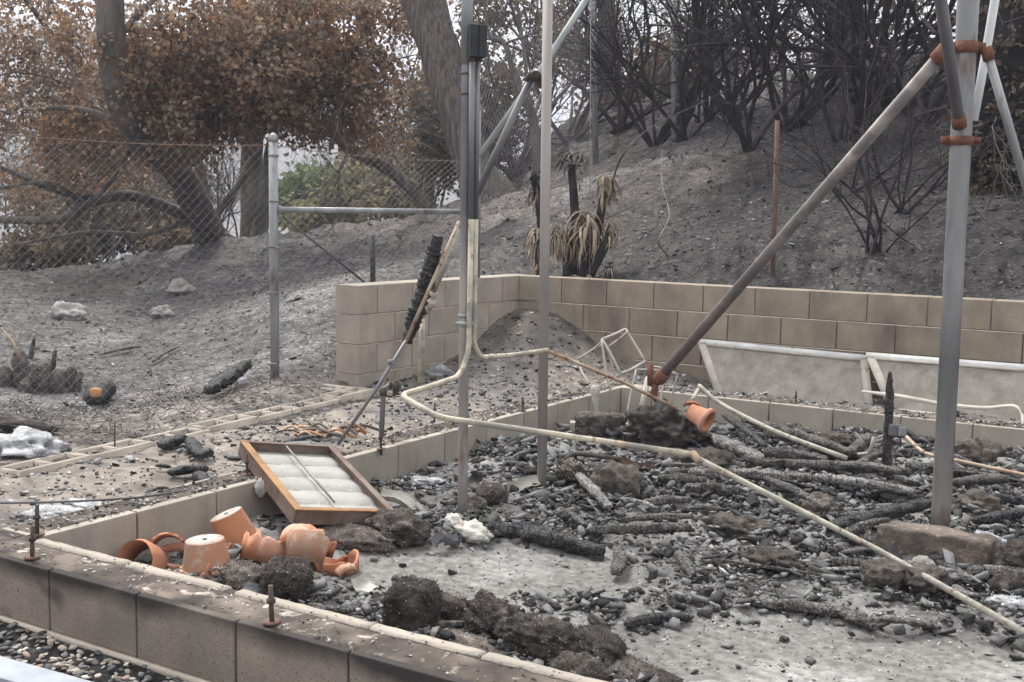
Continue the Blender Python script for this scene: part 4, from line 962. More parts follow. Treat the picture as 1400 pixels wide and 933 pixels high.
lump('sackcloth_heap', 'crumpled pale plaster heap at the foot of the tall pole', 'plaster heap', GL(648, 738, .03), (.10, .07, .05), (0, .1, -.2), m='plaster', seed=33, amp=.3, power=1.3)
lump('plaster_piece', 'small curled cream plaster piece left of the pale heap', 'plaster piece', GL(620, 726, .03), (.045, .03, .04), m='plaster', seed=34, amp=.3)
def ashheap(label, px, py, r, seed, t=1.): lump('ash_heap', label, 'ash heap', GL(px, py, r[2]*.2), r, m='white_ash', seed=seed, amp=.35, fs=2.5, fine=.12, hair=400, tintv=t)
ashheap('white fluffy ash heap at the left edge under the black mat', 35, 615, (.2, .14, .07), 40, 1.)
ashheap('white ash patch beside the two corner bolts', 75, 705, (.12, .09, .025), 41)
ashheap('white ash streak behind the corner bolts', 120, 695, (.13, .06, .02), 42)
ashheap('white ash spill under the standing metal legs', 868, 588, (.11, .09, .03), 43)
ashheap('white ash patch along the left wall behind the tall pole', 585, 662, (.13, .06, .025), 44, .8)
ashheap('fluffy white ash against the right end of the stone block', 1350, 748, (.07, .06, .05), 45)
ashheap('fluffy white ash at the right edge by the dark clod', 1390, 832, (.09, .05, .03), 46)
ashheap('pale ash tuft inside the retaining wall left of the tall pole', 602, 512, (.09, .05, .05), 47, .8)
ashheap('pale ash patch in the beams under the long conduit', 1030, 700, (.08, .05, .025), 48, .6)
lump('black_mat', 'black curled burnt mat over the white ash at the left edge', 'mat', GL(18, 592, .05), (.22, .1, .03), (0, .15, .5), m='root', seed=49, amp=.2)
for k, (px, py, r, lab) in enumerate([(247, 402, .19, 'grey boulder on the far slope behind the fence, highest of three'), (222, 434, .15, 'pale flat rock on the slope below the grey boulder'), (93, 436, .2, 'low grey rock on the slope at far left')]):
    lump('boulder', lab, 'rock', GL(px, py, r*.25), (r*.95, r, r*.6), m='stone_pale', seed=60+k, sub=4, power=1.25, amp=.38, fs=1.8, fine=.05)
lump('broken_concrete', 'white broken concrete lump hanging at the wall edge left of the rusty frame', 'concrete', atz(357, 668, .19), (.035, .03, .045), m='stone_pale', seed=64, sub=3, power=1.4)
lump('pale_stone', 'pale stone at the foot of the stone block', 'stone', GL(1262, 782, .03), (.05, .035, .04), m='stone_pale', seed=65, sub=3, power=1.3)
# the stone block at the pole
q = atz(1192, 760, .02)
sb = thing('stone_block', 'rough brown rectangular stone block at the foot of the thick pole', 'stone block', q)
v, f = ICO[5]; v = v/((np.abs(v)**14).sum(1)**(1/14))[:, None]
v = v*np.array([.255, .07, .062]); v += fbm(v[:, 0]*14, v[:, 1]*14, v[:, 2]*14, 5)[:, None]*.006
pA = atz(1196, 758, .0); pB = atz(1352, 786, .0); aa = math.atan2(pB[1]-pA[1], pB[0]-pA[0]); ln = np.linalg.norm(pB-pA)
v[:, 0] *= ln/2/.255
SB = (pA[0], pA[1], cos(aa), sin(aa))
mb = MB(); mb.add(v, f); o = mb.build('stone_body', M['stone_brown'], sb); o.location = Vector(list((pA+pB)/2+np.array([-sin(aa)*.07, cos(aa)*.07, .066])-q)); o.rotation_euler = (0, .0, aa)

# ------------------------------------------------------------------ charred beams and logs
def beam(label, a, b, w_px, m='charwood', z=.03, seed=0, z2=None, flat=.8, name='charred_beam', cat='burnt beam', taper=(.8, 1, 1, .75), mid=None, **kw):
    A = G(*a); B = G(*b); A[2] += z; B[2] += (z if z2 is None else z2)
    r = w_px*.6/pxs((A+B)/2)
    pts = [A, (A+B)/2+np.array([random.uniform(-.01, .01), random.uniform(-.01, .01), .006]), B] if mid is None else [A, G(*mid)+[0, 0, z], B]
    return log(name, label, cat, pts, [r*t for t in taper], M[m], seed, flat=flat, n=14, sp=.012, **kw)
BE = [
 ('long burnt beam starting left of the conduit coupling', (940, 660), (1111, 668), 15, 'charwood', .05),
 ('longest grey burnt beam crossing in front of the back wall', (1043, 648), (1245, 662), 14, 'charwood', .06),
 ('cracked beam slanting down from the root heap toward the meter post', (1015, 597), (1163, 648), 13, 'charwood', .11),
 ('thick cracked beam under the slanting one', (1047, 637), (1130, 652), 17, 'charwood', .08),
 ('thin double black stick slanting from the fallen pot', (989, 590), (1045, 635), 8, 'blackwood', .1),
 ('grey ashy curved beam descending from the root heap', (968, 612), (1040, 645), 18, 'ashwood', .06),
 ('burnt beam left of the long conduit, second row', (935, 682), (1012, 686), 15, 'charwood', .05),
 ('brown cracked beam slanting right under the long conduit', (1045, 674), (1128, 716), 11, 'charwood', .07),
 ('flat grey plank between the beams and the thick pole', (1111, 672), (1250, 694), 13, 'ashwood', .07),
 ('jet black log leaning up to the thick pole', (1130, 735), (1284, 722), 20, 'blackwood', .04),
 ('short cracked beam standing at the meter post foot', (1158, 637), (1190, 610), 13, 'charwood', .06),
 ('thin split stick in the debris below the beams', (1023, 741), (1092, 729), 5, 'ashwood', .03),
 ('long thin branch left of the brown clod', (935, 704), (995, 707), 7, 'charwood', .03),
 ('beam running behind the thick pole to its right', (1236, 650), (1338, 663), 15, 'charwood', .05),
 ('beam end at the right edge near the back wall', (1300, 674), (1400, 668), 14, 'charwood', .05),
 ('bark covered black log curving beside the bare slab', (668, 730), (826, 765), 23, 'blackwood', .03),
 ('ash white log pointing at the pale clod', (790, 666), (832, 712), 13, 'ashwood', .06),
 ('burnt branch right of the black bark log', (803, 742), (945, 738), 15, 'charwood', .05),
 ('short upright burnt stump piece at the slab edge', (845, 765), (842, 798), 16, 'charwood', .04),
 ('black charred log lying at the right of the slab', (854, 862), (942, 852), 14, 'blackwood', .02),
 ('grey burnt branch in the middle of the debris', (851, 723), (945, 719), 9, 'charwood', .04),
 ('thin grey branch above the middle branch', (848, 694), (895, 706), 6, 'ashwood', .04),
 ('long crumbling beam at lower right', (1023, 830), (1186, 852), 16, 'charwood', .02),
 ('short grey log near the left of the lower debris', (926, 762), (948, 795), 13, 'charwood', .02),
 ('charcoal log under the long conduit at right', (1120, 836), (1200, 868), 12, 'charwood', .02),
 ('cracked log at the right edge below the beams', (1330, 728), (1400, 716), 14, 'blackwood', .05),
 ('burnt branch between the plain pole and the ash log', (765, 705), (800, 728), 10, 'charwood', .03),
 ('grey log fragment left of the lower beam', (925, 820), (985, 838), 13, 'charwood', .01),
 ('broken cracked beam in front of the long ones', (900, 668), (965, 672), 14, 'charwood', .05),
 ('crumbling dark beam beneath the coupling', (880, 700), (945, 696), 12, 'charwood', .04),
 ('short beam piece beside the flat plank', (1140, 655), (1230, 668), 11, 'charwood', .08),
 ('burnt stick crossing the beams near the meter post', (1170, 660), (1215, 640), 9, 'charwood', .09),
 ('burnt beam under the jet black log', (1150, 742), (1215, 748), 14, 'charwood', .03),
 ('dark beam at the right edge below the pale stick', (1345, 690), (1410, 700), 13, 'blackwood', .04)]
for i, (lab, a, b_, wpx_, m_, z_) in enumerate(BE):
    kw = dict(z2=.12) if 'jet black' in lab else {}
    if 'jet black' in lab: kw['taper'] = (.7, 1, 1, .8, .35)
    beam(lab, a, b_, wpx_, m_, z_, seed=i+1, **kw)
# on the strip and planter
for i, (lab, a, b_, wpx_, m_, z_) in enumerate([
 ('stubby black charcoal log near the hollow blocks', (218, 618), (256, 608), 15, 'blackwood', .03),
 ('black curled charcoal piece right of the stubby log', (258, 610), (272, 630), 14, 'blackwood', .03),
 ('charcoal piece leaning over the log pile', (270, 632), (292, 628), 13, 'blackwood', .03),
 ('long black log at the bottom of the strip pile', (229, 656), (285, 650), 13, 'blackwood', .03),
 ('small dark log end left of the strip pile', (213, 643), (234, 645), 6, 'blackwood', .02),
 ('blocky charcoal piece at the pile front', (268, 655), (283, 668), 15, 'blackwood', .02),
 ('flat black piece by the cable', (200, 678), (232, 672), 7, 'blackwood', .01),
 ('black piece lying on the strip above the left wall joint', (317, 655), (340, 652), 7, 'blackwood', .01)]):
    beam(lab, a, b_, wpx_, m_, z_, seed=50+i, name='charcoal_log', cat='charcoal')
beam('black burnt board on the wall edge left of the plain pole', (660, 574), (712, 566), 11, 'blackwood', .03, seed=70)
beam('black burnt board on the wall edge right of the plain pole', (742, 560), (800, 546), 11, 'blackwood', .03, seed=71)
beam('black branch on the soil near the wall end', (375, 615), (440, 600), 6, 'charwood', .02, seed=72)
# beyond the fence
beam('burnt log with white ashy end on the ground behind the fence', (285, 548), (338, 524), 17, 'blackwood', .06, seed=73, z2=.13, name='burnt_log', cat='log')
beam('dark forked log piece standing near the fence', (128, 560), (146, 545), 26, 'blackwood', .07, seed=74, name='burnt_log', cat='log')
p = G(132, 560); lump('cut_log_end', 'cut log with an orange sawn face behind the fence', 'log', atd(131, 537, 7.1), (.035, .02, .03), (0, 0, TH), m='wood_orange', seed=75, sub=3, amp=.05, power=3)
lump('ash_clump', 'white ash tip on the end of the burnt log', 'ash', atd(333, 523, 7.6), (.035, .03, .035), m='white_ash', seed=76, sub=3)
for i, (px, py, tx, ty, wd) in enumerate([(35, 530, 22, 480, 26), (60, 532, 76, 478, 9), (52, 535, 55, 495, 40), (85, 535, 100, 500, 18), (95, 535, 112, 508, 13), (10, 528, 4, 500, 22), (75, 536, 78, 505, 30), (38, 490, 47, 460, 6)]):
    A = G(px, py); d = A[0]*NRM[0]+A[1]*NRM[1]; r = wpx(wd/2, d)
    log('charred_stump', ['leaning black snag at the left of the stump cluster behind the fence', 'thin charred stick rising from the middle of the stump cluster', 'widest burnt stump in the cluster behind the fence', 'burnt stump leaning right at the right of the cluster', 'rightmost slanting charred stick of the stump cluster', 'charred lump at the far left picture edge behind the fence', 'low burnt stump between the widest one and the right ones', 'short orange tipped charred stick above the stump cluster'][i], 'stump', [A-[0, 0, .05], (A+atd(tx, ty, d))/2+[.02, 0, 0], atd(tx, ty, d)], [r*1.2, r, r*.5], M['charwood'], 80+i, group='charred stump cluster behind the fence', tint=.8*np.ones(3))
beam('long thin fallen branch on the slope behind the fence', (135, 490), (192, 478), 5, 'charwood', .03, seed=95, name='fallen_branch', cat='branch')
beam('short fallen branch on the slope near the thin one', (208, 500), (245, 478), 4, 'charwood', .03, seed=96, name='fallen_branch', cat='branch')
A = atd(30, 494, 6.9); B = atd(4, 438, 6.9)
T = thing('splintered_stick', 'pale splintered wooden stick leaning at the left edge', 'stick', A)
mb = MB()
for k in range(3): tube(mb, rel([A+[random.uniform(-.01, .01), 0, 0], (A+B)/2+[random.uniform(-.01, .01), 0, 0], B+[random.uniform(-.03, .03), 0, random.uniform(-.08, .02)]], A), [.007, .009, .002], 5)
mb.build('splinter', M['wood_pale'], T)
# meter post
A = G(1213, 648); d = A[0]*NRM[0]+A[1]*NRM[1]
log('charred_post', 'thin upright charred post with a grey meter box at right', 'post', [A-[0, 0, .05], atd(1215, 570, d), atd(1217, 508, d)], [.027, .023, .022, .022, .012], M['charwood'], 90, rib=.05, tint=.6*np.ones(3))
T = thing('meter_box', 'small grey electrical box fixed to the thin charred post', 'electrical box', atd(1224, 588, d-.04))
o = link('box_body', bevbox(-.03, .03, -.02, .02, -.028, .028, .004), M['galv_dark'], T); o.rotation_euler[2] = TH
o = link('box_cover', bevbox(.006, .05, -.03, -.021, -.026, .022, .006), M['galv'], T); o.rotation_euler[2] = TH
pole('rusty_rod', 'thin rusty rod beside the meter box', 'rod', [atd(1231, 612, d), atd(1231, 570, d)], .004, M['rust_dark'], 6)
pole('bent_tube', 'short bent grey tube sticking up left of the charred meter post', 'tube', list(fillet([G(1168, 630)+[0, 0, .03], atd(1190, 620, d+.05), atd(1195, 598, d+.05)], .06)), .011, M['pipe_bone'], 10)
pole('thin_pipe', 'whitish rusty pipe slanting from the back wall over the beams', 'pipe', list(smoothpath([atd(955, 527, 6.4), atd(985, 552, 6.3), atd(1060, 590, 6.0), atd(1158, 627, 5.75)], 5)), .0125, M['pipe_bone'])
pole('thin_pipe', 'short bent leg of pipe behind the fallen pot', 'pipe', [atd(957, 529, 6.4), atd(948, 545, 6.35), atd(938, 562, 6.3)], .011, M['pipe_bone'])
pole('thin_pipe', 'thin rusty pipe at the right edge behind the thick pole', 'pipe', list(smoothpath([G(1238, 622)+[0, 0, .1], G(1262, 645)+[0, 0, .1], G(1300, 655)+[0, 0, .1], G(1400, 672)+[0, 0, .08], G(1440, 680)+[0, 0, .08]], 4)), .0095, M['conduit_rust'])
pole('bent_pipe', 'dark bent pipe with silver end lying in the rubble right of the plain pole', 'pipe', list(fillet([G(766, 640)+[0, 0, .02], G(783, 640)+[0, 0, .08], G(857, 645)+[0, 0, .06]], .06)), .012, M['dark_iron'])
pole('cable', 'thin black cable lying across the strip at left', 'cable', list(smoothpath([atz(-60, 688, .24), atz(60, 687, .24), atz(180, 681, .24), atz(262, 670, .215)], 5)), .0045, M['cable'], 6)
for i, (a, b_, ln_) in enumerate([((157, 612), (157, 577), 0), ((187, 600), (184, 590), 0)]):
    A = G(*a); d = A[0]*NRM[0]+A[1]*NRM[1]
    pole('wire_stub', ['bent thin wire stub standing in the dirt beyond the hollow blocks', 'tiny black stub in the dirt beyond the hollow blocks'][i], 'wire', [A, atd(*b_, d)]+([atd(170, 577, d)] if i == 0 else []), .004, M['rust_dark'], 5)

# scorched litter beside the standpipe
q = G(447, 598); T = thing('palm_litter', 'pile of reddish brown dried strips on the soil behind the rusty frame', 'litter', q); rr = random.Random(8)
for k in range(26):
    mb = MB(); a = TH+rr.uniform(-.7, .7); c = np.array([rr.uniform(-.2, .2), rr.uniform(-.07, .07), rr.uniform(0, .05)]); c = np.array([c[0]*cos(TH)-c[1]*sin(TH), c[0]*sin(TH)+c[1]*cos(TH), c[2]]); l = rr.uniform(.06, .2)
    d = np.array([cos(a), sin(a), 0]); P = smoothpath([c-d*l/2, c+[0, 0, rr.uniform(.01, .04)], c+d*l/2], 4); P_, T_, N_, B_ = frames(P); w_ = rr.uniform(.004, .011)
    V = np.stack([P_-B_*w_, P_+N_*w_*.4, P_+B_*w_, P_-N_*w_*.5], 1).reshape(-1, 3); n = len(P)
    mb.add(V, np.array([(4*i+j, 4*i+(j+1) % 4, 4*i+4+(j+1) % 4, 4*i+4+j) for i in range(n-1) for j in range(4)]), np.array(rr.choice([(.5, .28, .16), (.38, .2, .12), (.12, .1, .09), (.62, .45, .32), (.2, .17, .15)]))); mb.build('strip', M['chips2'], T)
for (px, py, w1, w2, lab) in ((398, 612, .2, .09, 'thin grey slate sheet lying behind the rusty frame'), (330, 628, .13, .05, 'flat grey flake beside the frame corner'), (500, 612, .05, .03, 'small grey flake near the standpipe')):
    q = G(px, py); o = link('slate_sheet', bevbox(-w1/2, w1/2, -w2/2, w2/2, 0, .008, .002, .002, int(px)), M['slate'], None, q+[0, 0, .012]); o.rotation_euler = (.05, -.06, TH+.1); tag(o, lab, 'slate')
def curled(label, px, py, L_, W_, rot, m, seed, curl=1.2):
    n = 14; k = 6; rr = random.Random(seed); V = []
    for i in range(n+1):
        for j in range(k+1):
            u = i/n-.5; v_ = j/k-.5; a = v_*curl*2; V.append((u*L_, sin(a)*W_/curl/2+rr.uniform(-.002, .002), (1-cos(a))*W_/curl*.9+.012*sin(u*7+seed)+rr.uniform(-.002, .002)))
    V = np.array(V); V2 = V+[0, 0, .003]; N_ = (n+1)*(k+1); f = [(i*(k+1)+j, (i+1)*(k+1)+j, (i+1)*(k+1)+j+1, i*(k+1)+j+1) for i in range(n) for j in range(k)]; f = np.array(f)
    mb = MB(); mb.add(np.vstack([V, V2]), np.vstack([f[:, ::-1], f+N_])); o = mb.build('curled_sheet', M[m], loc=G(px, py)+[0, 0, .025]); o.rotation_euler = Euler(rot); tag(o, label, 'sheet')
curled('pinkish white curled sheet beside the foot of the plain pole', 716, 672, .16, .07, (.9, -.25, TH+.3), 'sheet', 1)
curled('crumpled pale sheet on the root clod right of the rusty frame', 548, 700, .22, .08, (.3, .35, TH-.2), 'plaster', 2)
curled('grey curled sheet in the rubble left of the black bark log', 610, 752, .12, .06, (.2, 0, TH+.6), 'slate', 3)
curled('bluish grey crumpled sheet lying before the black root ball', 365, 832, .2, .07, (.3, .1, TH-.3), 'slate', 4, .7)
curled('brown curved bark sheet behind the bent dark pipe', 868, 648, .16, .06, (.5, .2, TH-.3), 'rust_dark', 5)
curled('pale torn sheet under the small metal stand', 842, 600, .12, .07, (.2, .1, TH), 'white_ash', 6)
curled('pale triangular plaster flake at the left edge of the bare slab', 500, 812, .1, .08, (.5, .1, TH+.8), 'plaster', 7, .5)
curled('grey flake by the foot of the left foundation wall', 640, 655, .16, .09, (.2, .2, TH+.8), 'slate', 8, .5)

# ------------------------------------------------------------------ leaning windows
def window(label, TLc, TRc_, BLc, BRc, sillmat, seed):
    TLc, TRc_, BLc, BRc = map(np.array, (TLc, TRc_, BLc, BRc)); o_ = BLc.copy()
    W = thing('window_screen', label, 'window', o_)
    nrm = np.cross(TRc_-TLc, BLc-TLc); nrm /= np.linalg.norm(nrm); nrm *= np.sign(-nrm[1])
    fr = MB(); b = .05
    def inset(P, dx, dy):
        u = (TRc_-TLc)/np.linalg.norm(TRc_-TLc); v = (BLc-TLc)/np.linalg.norm(BLc-TLc); return P+u*dx+v*dy
    for nm, A, B, wd, th, mm in (('top_rail', TLc, TRc_, .04, .014, 'white_paint'), ('stile', inset(TLc, .028, .016), inset(BLc, .028, 0), .055, .014, 'old_paint'), ('stile', inset(TRc_, -.028, .016), inset(BRc, -.028, 0), .055, .014, 'old_paint'), ('bottom_rail', inset(BLc, .057, 0), inset(BRc, -.057, 0), .04, .014, 'old_paint')):
        mb = MB(); beambox(mb, A-o_, B-o_, th, wd, up=nrm) if nm == 'top_rail' and False else beambox(mb, A-o_, B-o_, wd, th, up=nrm)
        mb.build(nm, M[mm], W)
    mb = MB(); beambox(mb, inset(TLc, .06, .024)-o_, inset(TRc_, -.06, .024)-o_, .018, .02, up=nrm); mb.build('inner_strip', M['old_paint'], W)
    n = 16; V = []; 
    for j in range(n+1):
        for i in range(n*2+1):
            u = i/(2*n); v_ = j/n; a = inset(TLc, .055, .03); c = inset(TRc_, -.055, .03); e = inset(BLc, .055, -.02); g = inset(BRc, -.055, -.02)
            P = (a*(1-u)+c*u)*(1-v_)+(e*(1-u)+g*u)*v_; V.append(P-o_+nrm*(.004*float(fbm(u*4+seed, v_*4, 0, 3))))
    V = np.array(V); k = 2*n+1; i = np.arange(n)[:, None]*k; j = np.arange(2*n)[None]
    mb = MB(); mb.add(V, np.stack([i+j, i+j+1, i+k+j+1, i+k+j], -1).reshape(-1, 4)); mb.build('screen_panel', M['screen'], W, smooth=True)
    return W
yt, yb = 8.08, 7.86
window('left of two old screen windows leaning against the block wall', aty(954, 467, yt), aty(1186, 490, yt), aty(983, 552, yb), aty(1196, 576, yb), 0, 1)
window('right of two old screen windows leaning against the block wall', aty(1184, 486, yt-.05), aty(1440, 506, yt-.05), aty(1216, 562, yb-.02), aty(1470, 590, yb-.02), 0, 2)
# torn strip
P = smoothpath([aty(1178, 535, 7.75), aty(1235, 543, 7.6), aty(1290, 553, 7.55), aty(1345, 558, 7.5), aty(1388, 556, 7.4), aty(1398, 575, 7.35), aty(1404, 600, 7.3)], 8)
mb = MB(); V = []; wd = np.interp(np.linspace(0, 1, len(P)), [0, .1, .5, .75, .85, 1], [.012, .028, .024, .02, .09, .05])
for p, w0 in zip(P, wd): V += [p+[0, 0, w0/2], p+[0, -.01, -w0/2]]
V = np.array(V)-P[0]; n = len(P); mb.add(np.vstack([V, V+[0, .003, 0]]), np.array([[2*i, 2*i+1, 2*i+3, 2*i+2] for i in range(n-1)]+[[2*n+2*i, 2*n+2*i+2, 2*n+2*i+3, 2*n+2*i+1] for i in range(n-1)]+[[2*i, 2*i+2, 2*n+2*i+2, 2*n+2*i] for i in range(n-1)]+[[2*i+1, 2*n+2*i+1, 2*n+2*i+3, 2*i+3] for i in range(n-1)]))
o = mb.build('torn_strip', M['sheet'], loc=P[0], smooth=True); tag(o, 'long torn pale strip hanging in front of the right window', 'strip')

# ------------------------------------------------------------------ twisted metal stands at the back corner
def wires(name, label, cat, segs, m, o_):
    T = thing(name, label, cat, o_)
    for nm, P, r in segs:
        mb = MB(); P = [P[0], (np.asarray(P[0])+P[1])/2+np.array([random.uniform(-.012, .012) for _ in range(3)]), P[1]]; tube(mb, smoothpath(rel(P, o_), 3), r*.72, 6); mb.build(nm, M[m], T)
    return T
dd = 7.2
tp_, rt, bt, lf = atd(855, 450, dd+.1), atd(882, 494, dd), atd(848, 511, dd-.1), atd(823, 464, dd)
wires('twisted_stand', 'bent square metal frame standing on its corner at the back of the room', 'metal frame', [('bar', [tp_, rt], .011), ('bar', [rt, bt], .012), ('bar', [bt, lf], .012), ('bar', [lf, tp_], .011),
   ('bar', [lf+[0, .05, 0], atd(789, 492, dd+.2)], .009), ('bar', [lf, atd(842, 520, dd), ], .009), ('leg', [atd(790, 493, dd+.2), atd(806, 525, dd)], .009), ('leg', [atd(882, 494, dd), atd(825, 533, dd-.1)], .010), ('leg', [bt, atd(832, 522, dd)], .014), ('bar', [tp_+[.02, 0, -.01], lf+[.03, .02, -.05]], .007), ('leg', [lf, atd(836, 540, dd-.1)], .012), ('bar', [atd(789, 492, dd+.2), atd(826, 470, dd+.1)], .008)], 'old_paint', bt)
q = atd(870, 506, 6.85)
wires('metal_stand', 'small metal stand with thin legs in front of the back foundation wall', 'metal stand', [('top_bar', [q, atd(928, 513, 6.8)], .011), ('top_bar', [atd(885, 500, 7.1), atd(927, 512, 7.0)], .009), ('leg', [q, atd(857, 568, 6.7)], .009),
   ('leg', [atd(908, 520, 6.8), atd(901, 564, 6.7)], .008), ('leg', [atd(926, 513, 6.8), atd(918, 554, 6.8)], .009)], 'galv_brown', q)
pole('painted_slat', 'peeling pale slat standing against the back foundation wall', 'slat', [atd(886, 516, 6.9), atd(875, 570, 6.75)], .019, M['old_paint'], 4)
mb = MB(); P = [atd(815+random.uniform(-2, 2), y, 7.0) for y in range(527, 575, 4)]; tube(mb, rel(P, P[0]), [.02, .028, .03, .026, .02, .024, .018, .016, .012, .01, .008, .004][:len(P)], 8)
o = mb.build('melted_drip', M['plaster'], loc=P[0]); tag(o, 'pale melted drip hanging over the back corner of the foundation', 'melted glass')
lump('clay_ball', 'grey stone lumps at the foot of the plain pole', 'stone', GL(742, 688, .03), (.045, .04, .035), m='charwood', seed=99, sub=3)
q = G(790, 590); o = link('concrete_block', bevbox(-.05, .05, -.04, .04, 0, .06, .005), M['cmu_pale'], None, q); o.rotation_euler[2] = TH; tag(o, 'small pale concrete block beside the burnt cylindrical planter', 'concrete block')
q = G(1094, 128); o = link('concrete_block', bevbox(-.1, .1, -.1, .1, -.05, .22, .01), M['cmu_pale'], None, q); tag(o, 'pale concrete block standing among the burnt shrubs', 'concrete block')
for i, (px, py, w_, h_) in enumerate([(1225, 80, .9, .18), (1215, 96, 1.0, .17), (1205, 112, .9, .15)]):
    q = atd(px, py, 14.6-.5*i); o = link('stone_step', bevbox(-w_/2, w_/2, -.25, .25, -.1, h_*.5, .02, .01, i), M['stone_pale'], None, q); o.rotation_euler[2] = TH; tag(o, ['highest', 'middle', 'lowest'][i]+' grey stone step on the slope behind the burnt shrubs', 'stone step', 'stone steps on the slope')
A = atd(1292, 58, 5); 

# concrete plank at the front left
p0 = atz(6, 898, .045); p1 = atz(139, 935, .045); d_ = (p1-p0)/np.linalg.norm(p1-p0); n_ = np.array([d_[1], -d_[0], 0])
o = link('paving_slab', bevbox(-.02, 1.2, -.11, 0, -.045, .0, .004), M['slab_blue'], None, p0); o.rotation_euler[2] = math.atan2(d_[1], d_[0]); tag(o, 'pale blue concrete slab lying on the gravel at the front left', 'paving slab')

# ------------------------------------------------------------------ loose material
def chunk_shapes(n, seed, sub=1, sq=.35):
    rg = np.random.default_rng(seed); v, f = ICO[sub]; out = []
    for i in range(n):
        w_ = v*rg.uniform(.55, 1.25, 3)
        w_ = w_/np.maximum((np.abs(w_)**3).sum(1)**(1/3.), .1)[:, None]**.5
        w_ = w_*(1+rg.normal(0, sq*.35, len(v)))[:, None]; w_[:, 2] *= .6; out.append(w_)
    return out, f
CUBE = np.array([[x, y, z] for x in (-1, 1) for y in (-1, 1) for z in (-1, 1)], float)*.72
CUBF = np.array([[0, 1, 3, 2], [4, 6, 7, 5], [0, 4, 5, 1], [2, 3, 7, 6], [0, 2, 6, 4], [1, 5, 7, 3]])
def block_shapes(n, seed, jit=.22):
    rg = np.random.default_rng(seed); out = []
    for i in range(n):
        w_ = CUBE*rg.uniform(.55, 1.3, 3)+rg.normal(0, jit, (8, 3)); w_[:, 2] *= .5; w_[:, 0] *= rg.choice([1, 1, 1.6]); out.append(w_)
    return out, CUBF
def scatter(mb, pts, sizes, tints, shapes, f, rg, flat=1., elong=None):
    n = len(pts); kind = rg.integers(0, len(shapes), n)
    for k in range(len(shapes)):
        s = np.where(kind == k)[0]
        if not len(s): continue
        v = shapes[k]; sc = sizes[s][:, None, None]*np.ones((1, 1, 3)); sc[..., 2] *= flat
        if elong is not None: sc[..., 0] *= elong[s][:, None]
        V = v[None]*sc; a = rg.uniform(0, 2*pi, len(s)); t = rg.uniform(-.6, .6, len(s))
        c, d = np.cos(t)[:, None], np.sin(t)[:, None]; x, z = V[..., 0]*c-V[..., 2]*d, V[..., 0]*d+V[..., 2]*c; V = np.stack([x, V[..., 1], z], -1)
        c, d = np.cos(a)[:, None], np.sin(a)[:, None]; x, y = V[..., 0]*c-V[..., 1]*d, V[..., 0]*d+V[..., 1]*c; V = np.stack([x, y, V[..., 2]], -1)
        V = V+pts[s][:, None]; nv = len(v)
        Fi = (f[None]+(np.arange(len(s))*nv)[:, None, None]).reshape(-1, f.shape[1])
        mb.add(V.reshape(-1, 3), Fi, np.repeat(tints[s], nv, 0))
SH, SF = block_shapes(30, 5, .26); rg = np.random.default_rng(21)
M['chips'] = mat('chips', (1, 1, 1), (.75, .75, .75), 60, bump=.6, bscale=180, bdist=.004, tint=True, rough=.85)
def char_tints(n, rg, dark=.36, pale=.1):
    u = rg.random(n); b = np.where(u < dark, rg.uniform(.015, .06, n), np.where(u > 1-pale, rg.uniform(.3, .5, n), rg.uniform(.08, .24, n)))
    t = b[:, None]*np.stack([1+rg.normal(0, .03, n)+.03, 1+0*b, 1+rg.normal(0, .03, n)-.02], 1); return t
def pit_points(n, fn, rg, x0=-3.42, x1=.6):
    out = np.zeros((0, 2))
    while len(out) < n:
        p = np.stack([rg.uniform(x0, x1, n*3), rg.uniform(PY0+.03, PY1-.02, n*3)], 1); w_ = fn(p[:, 0], p[:, 1]); p = p[rg.random(len(p)) < w_]; p = p[~((np.abs((p[:, 0]+1.0)*.62+(p[:, 1]-4.75)*.78) < 9) & (((p[:, 0]-SB[0])*SB[2]+(p[:, 1]-SB[1])*SB[3] > -.05) & ((p[:, 0]-SB[0])*SB[2]+(p[:, 1]-SB[1])*SB[3] < .62) & (-(p[:, 0]-SB[0])*SB[3]+(p[:, 1]-SB[1])*SB[2] > -.05) & (-(p[:, 0]-SB[0])*SB[3]+(p[:, 1]-SB[1])*SB[2] < .16)))]; out = np.vstack([out, p])
    return out[:n]
def dens(x, y):
    b = h_pit(x, y)[1]; c = .3+.7*sstep(-.25, .5, fbm(x*2.5, y*2.5, 77)+.45*sstep(-2.6, -1.6, x+.3*(4.2-y)))
    return np.clip(c*(1-b)**2+.012, 0, 1)*np.clip(.35+.65*sstep(-3.2, -2.6, x)+.5*sstep(3.6, 4.4, y), 0, 1)
# coarse rubble as one heap of stuff
n = 30000; p = pit_points(n, dens, rg); s = np.clip(rg.lognormal(-4.85, .5, n), .003, .028)*np.where(p[:, 1] > 4.5, 1.2, 1)
z = h_pit(p[:, 0], p[:, 1])[0]+s*.3+rg.uniform(0, .03, n)*(dens(p[:, 0], p[:, 1]) > .4)*(1-np.exp(-((p[:, 0]+.93)/.4)**2-((p[:, 1]-4.72)/.3)**2))
tn = char_tints(n, rg); tn = np.where((s > .012)[:, None], np.minimum(tn, .2), tn)
mb = MB(); scatter(mb, np.column_stack([p, z]), s, tn, SH, SF, rg, elong=np.where(rg.random(n) < .3, 1.9, 1.))
o = mb.build('charcoal_rubble', M['chips']); tag(o, 'loose charcoal and ash rubble covering the floor of the room', None, kind='stuff')
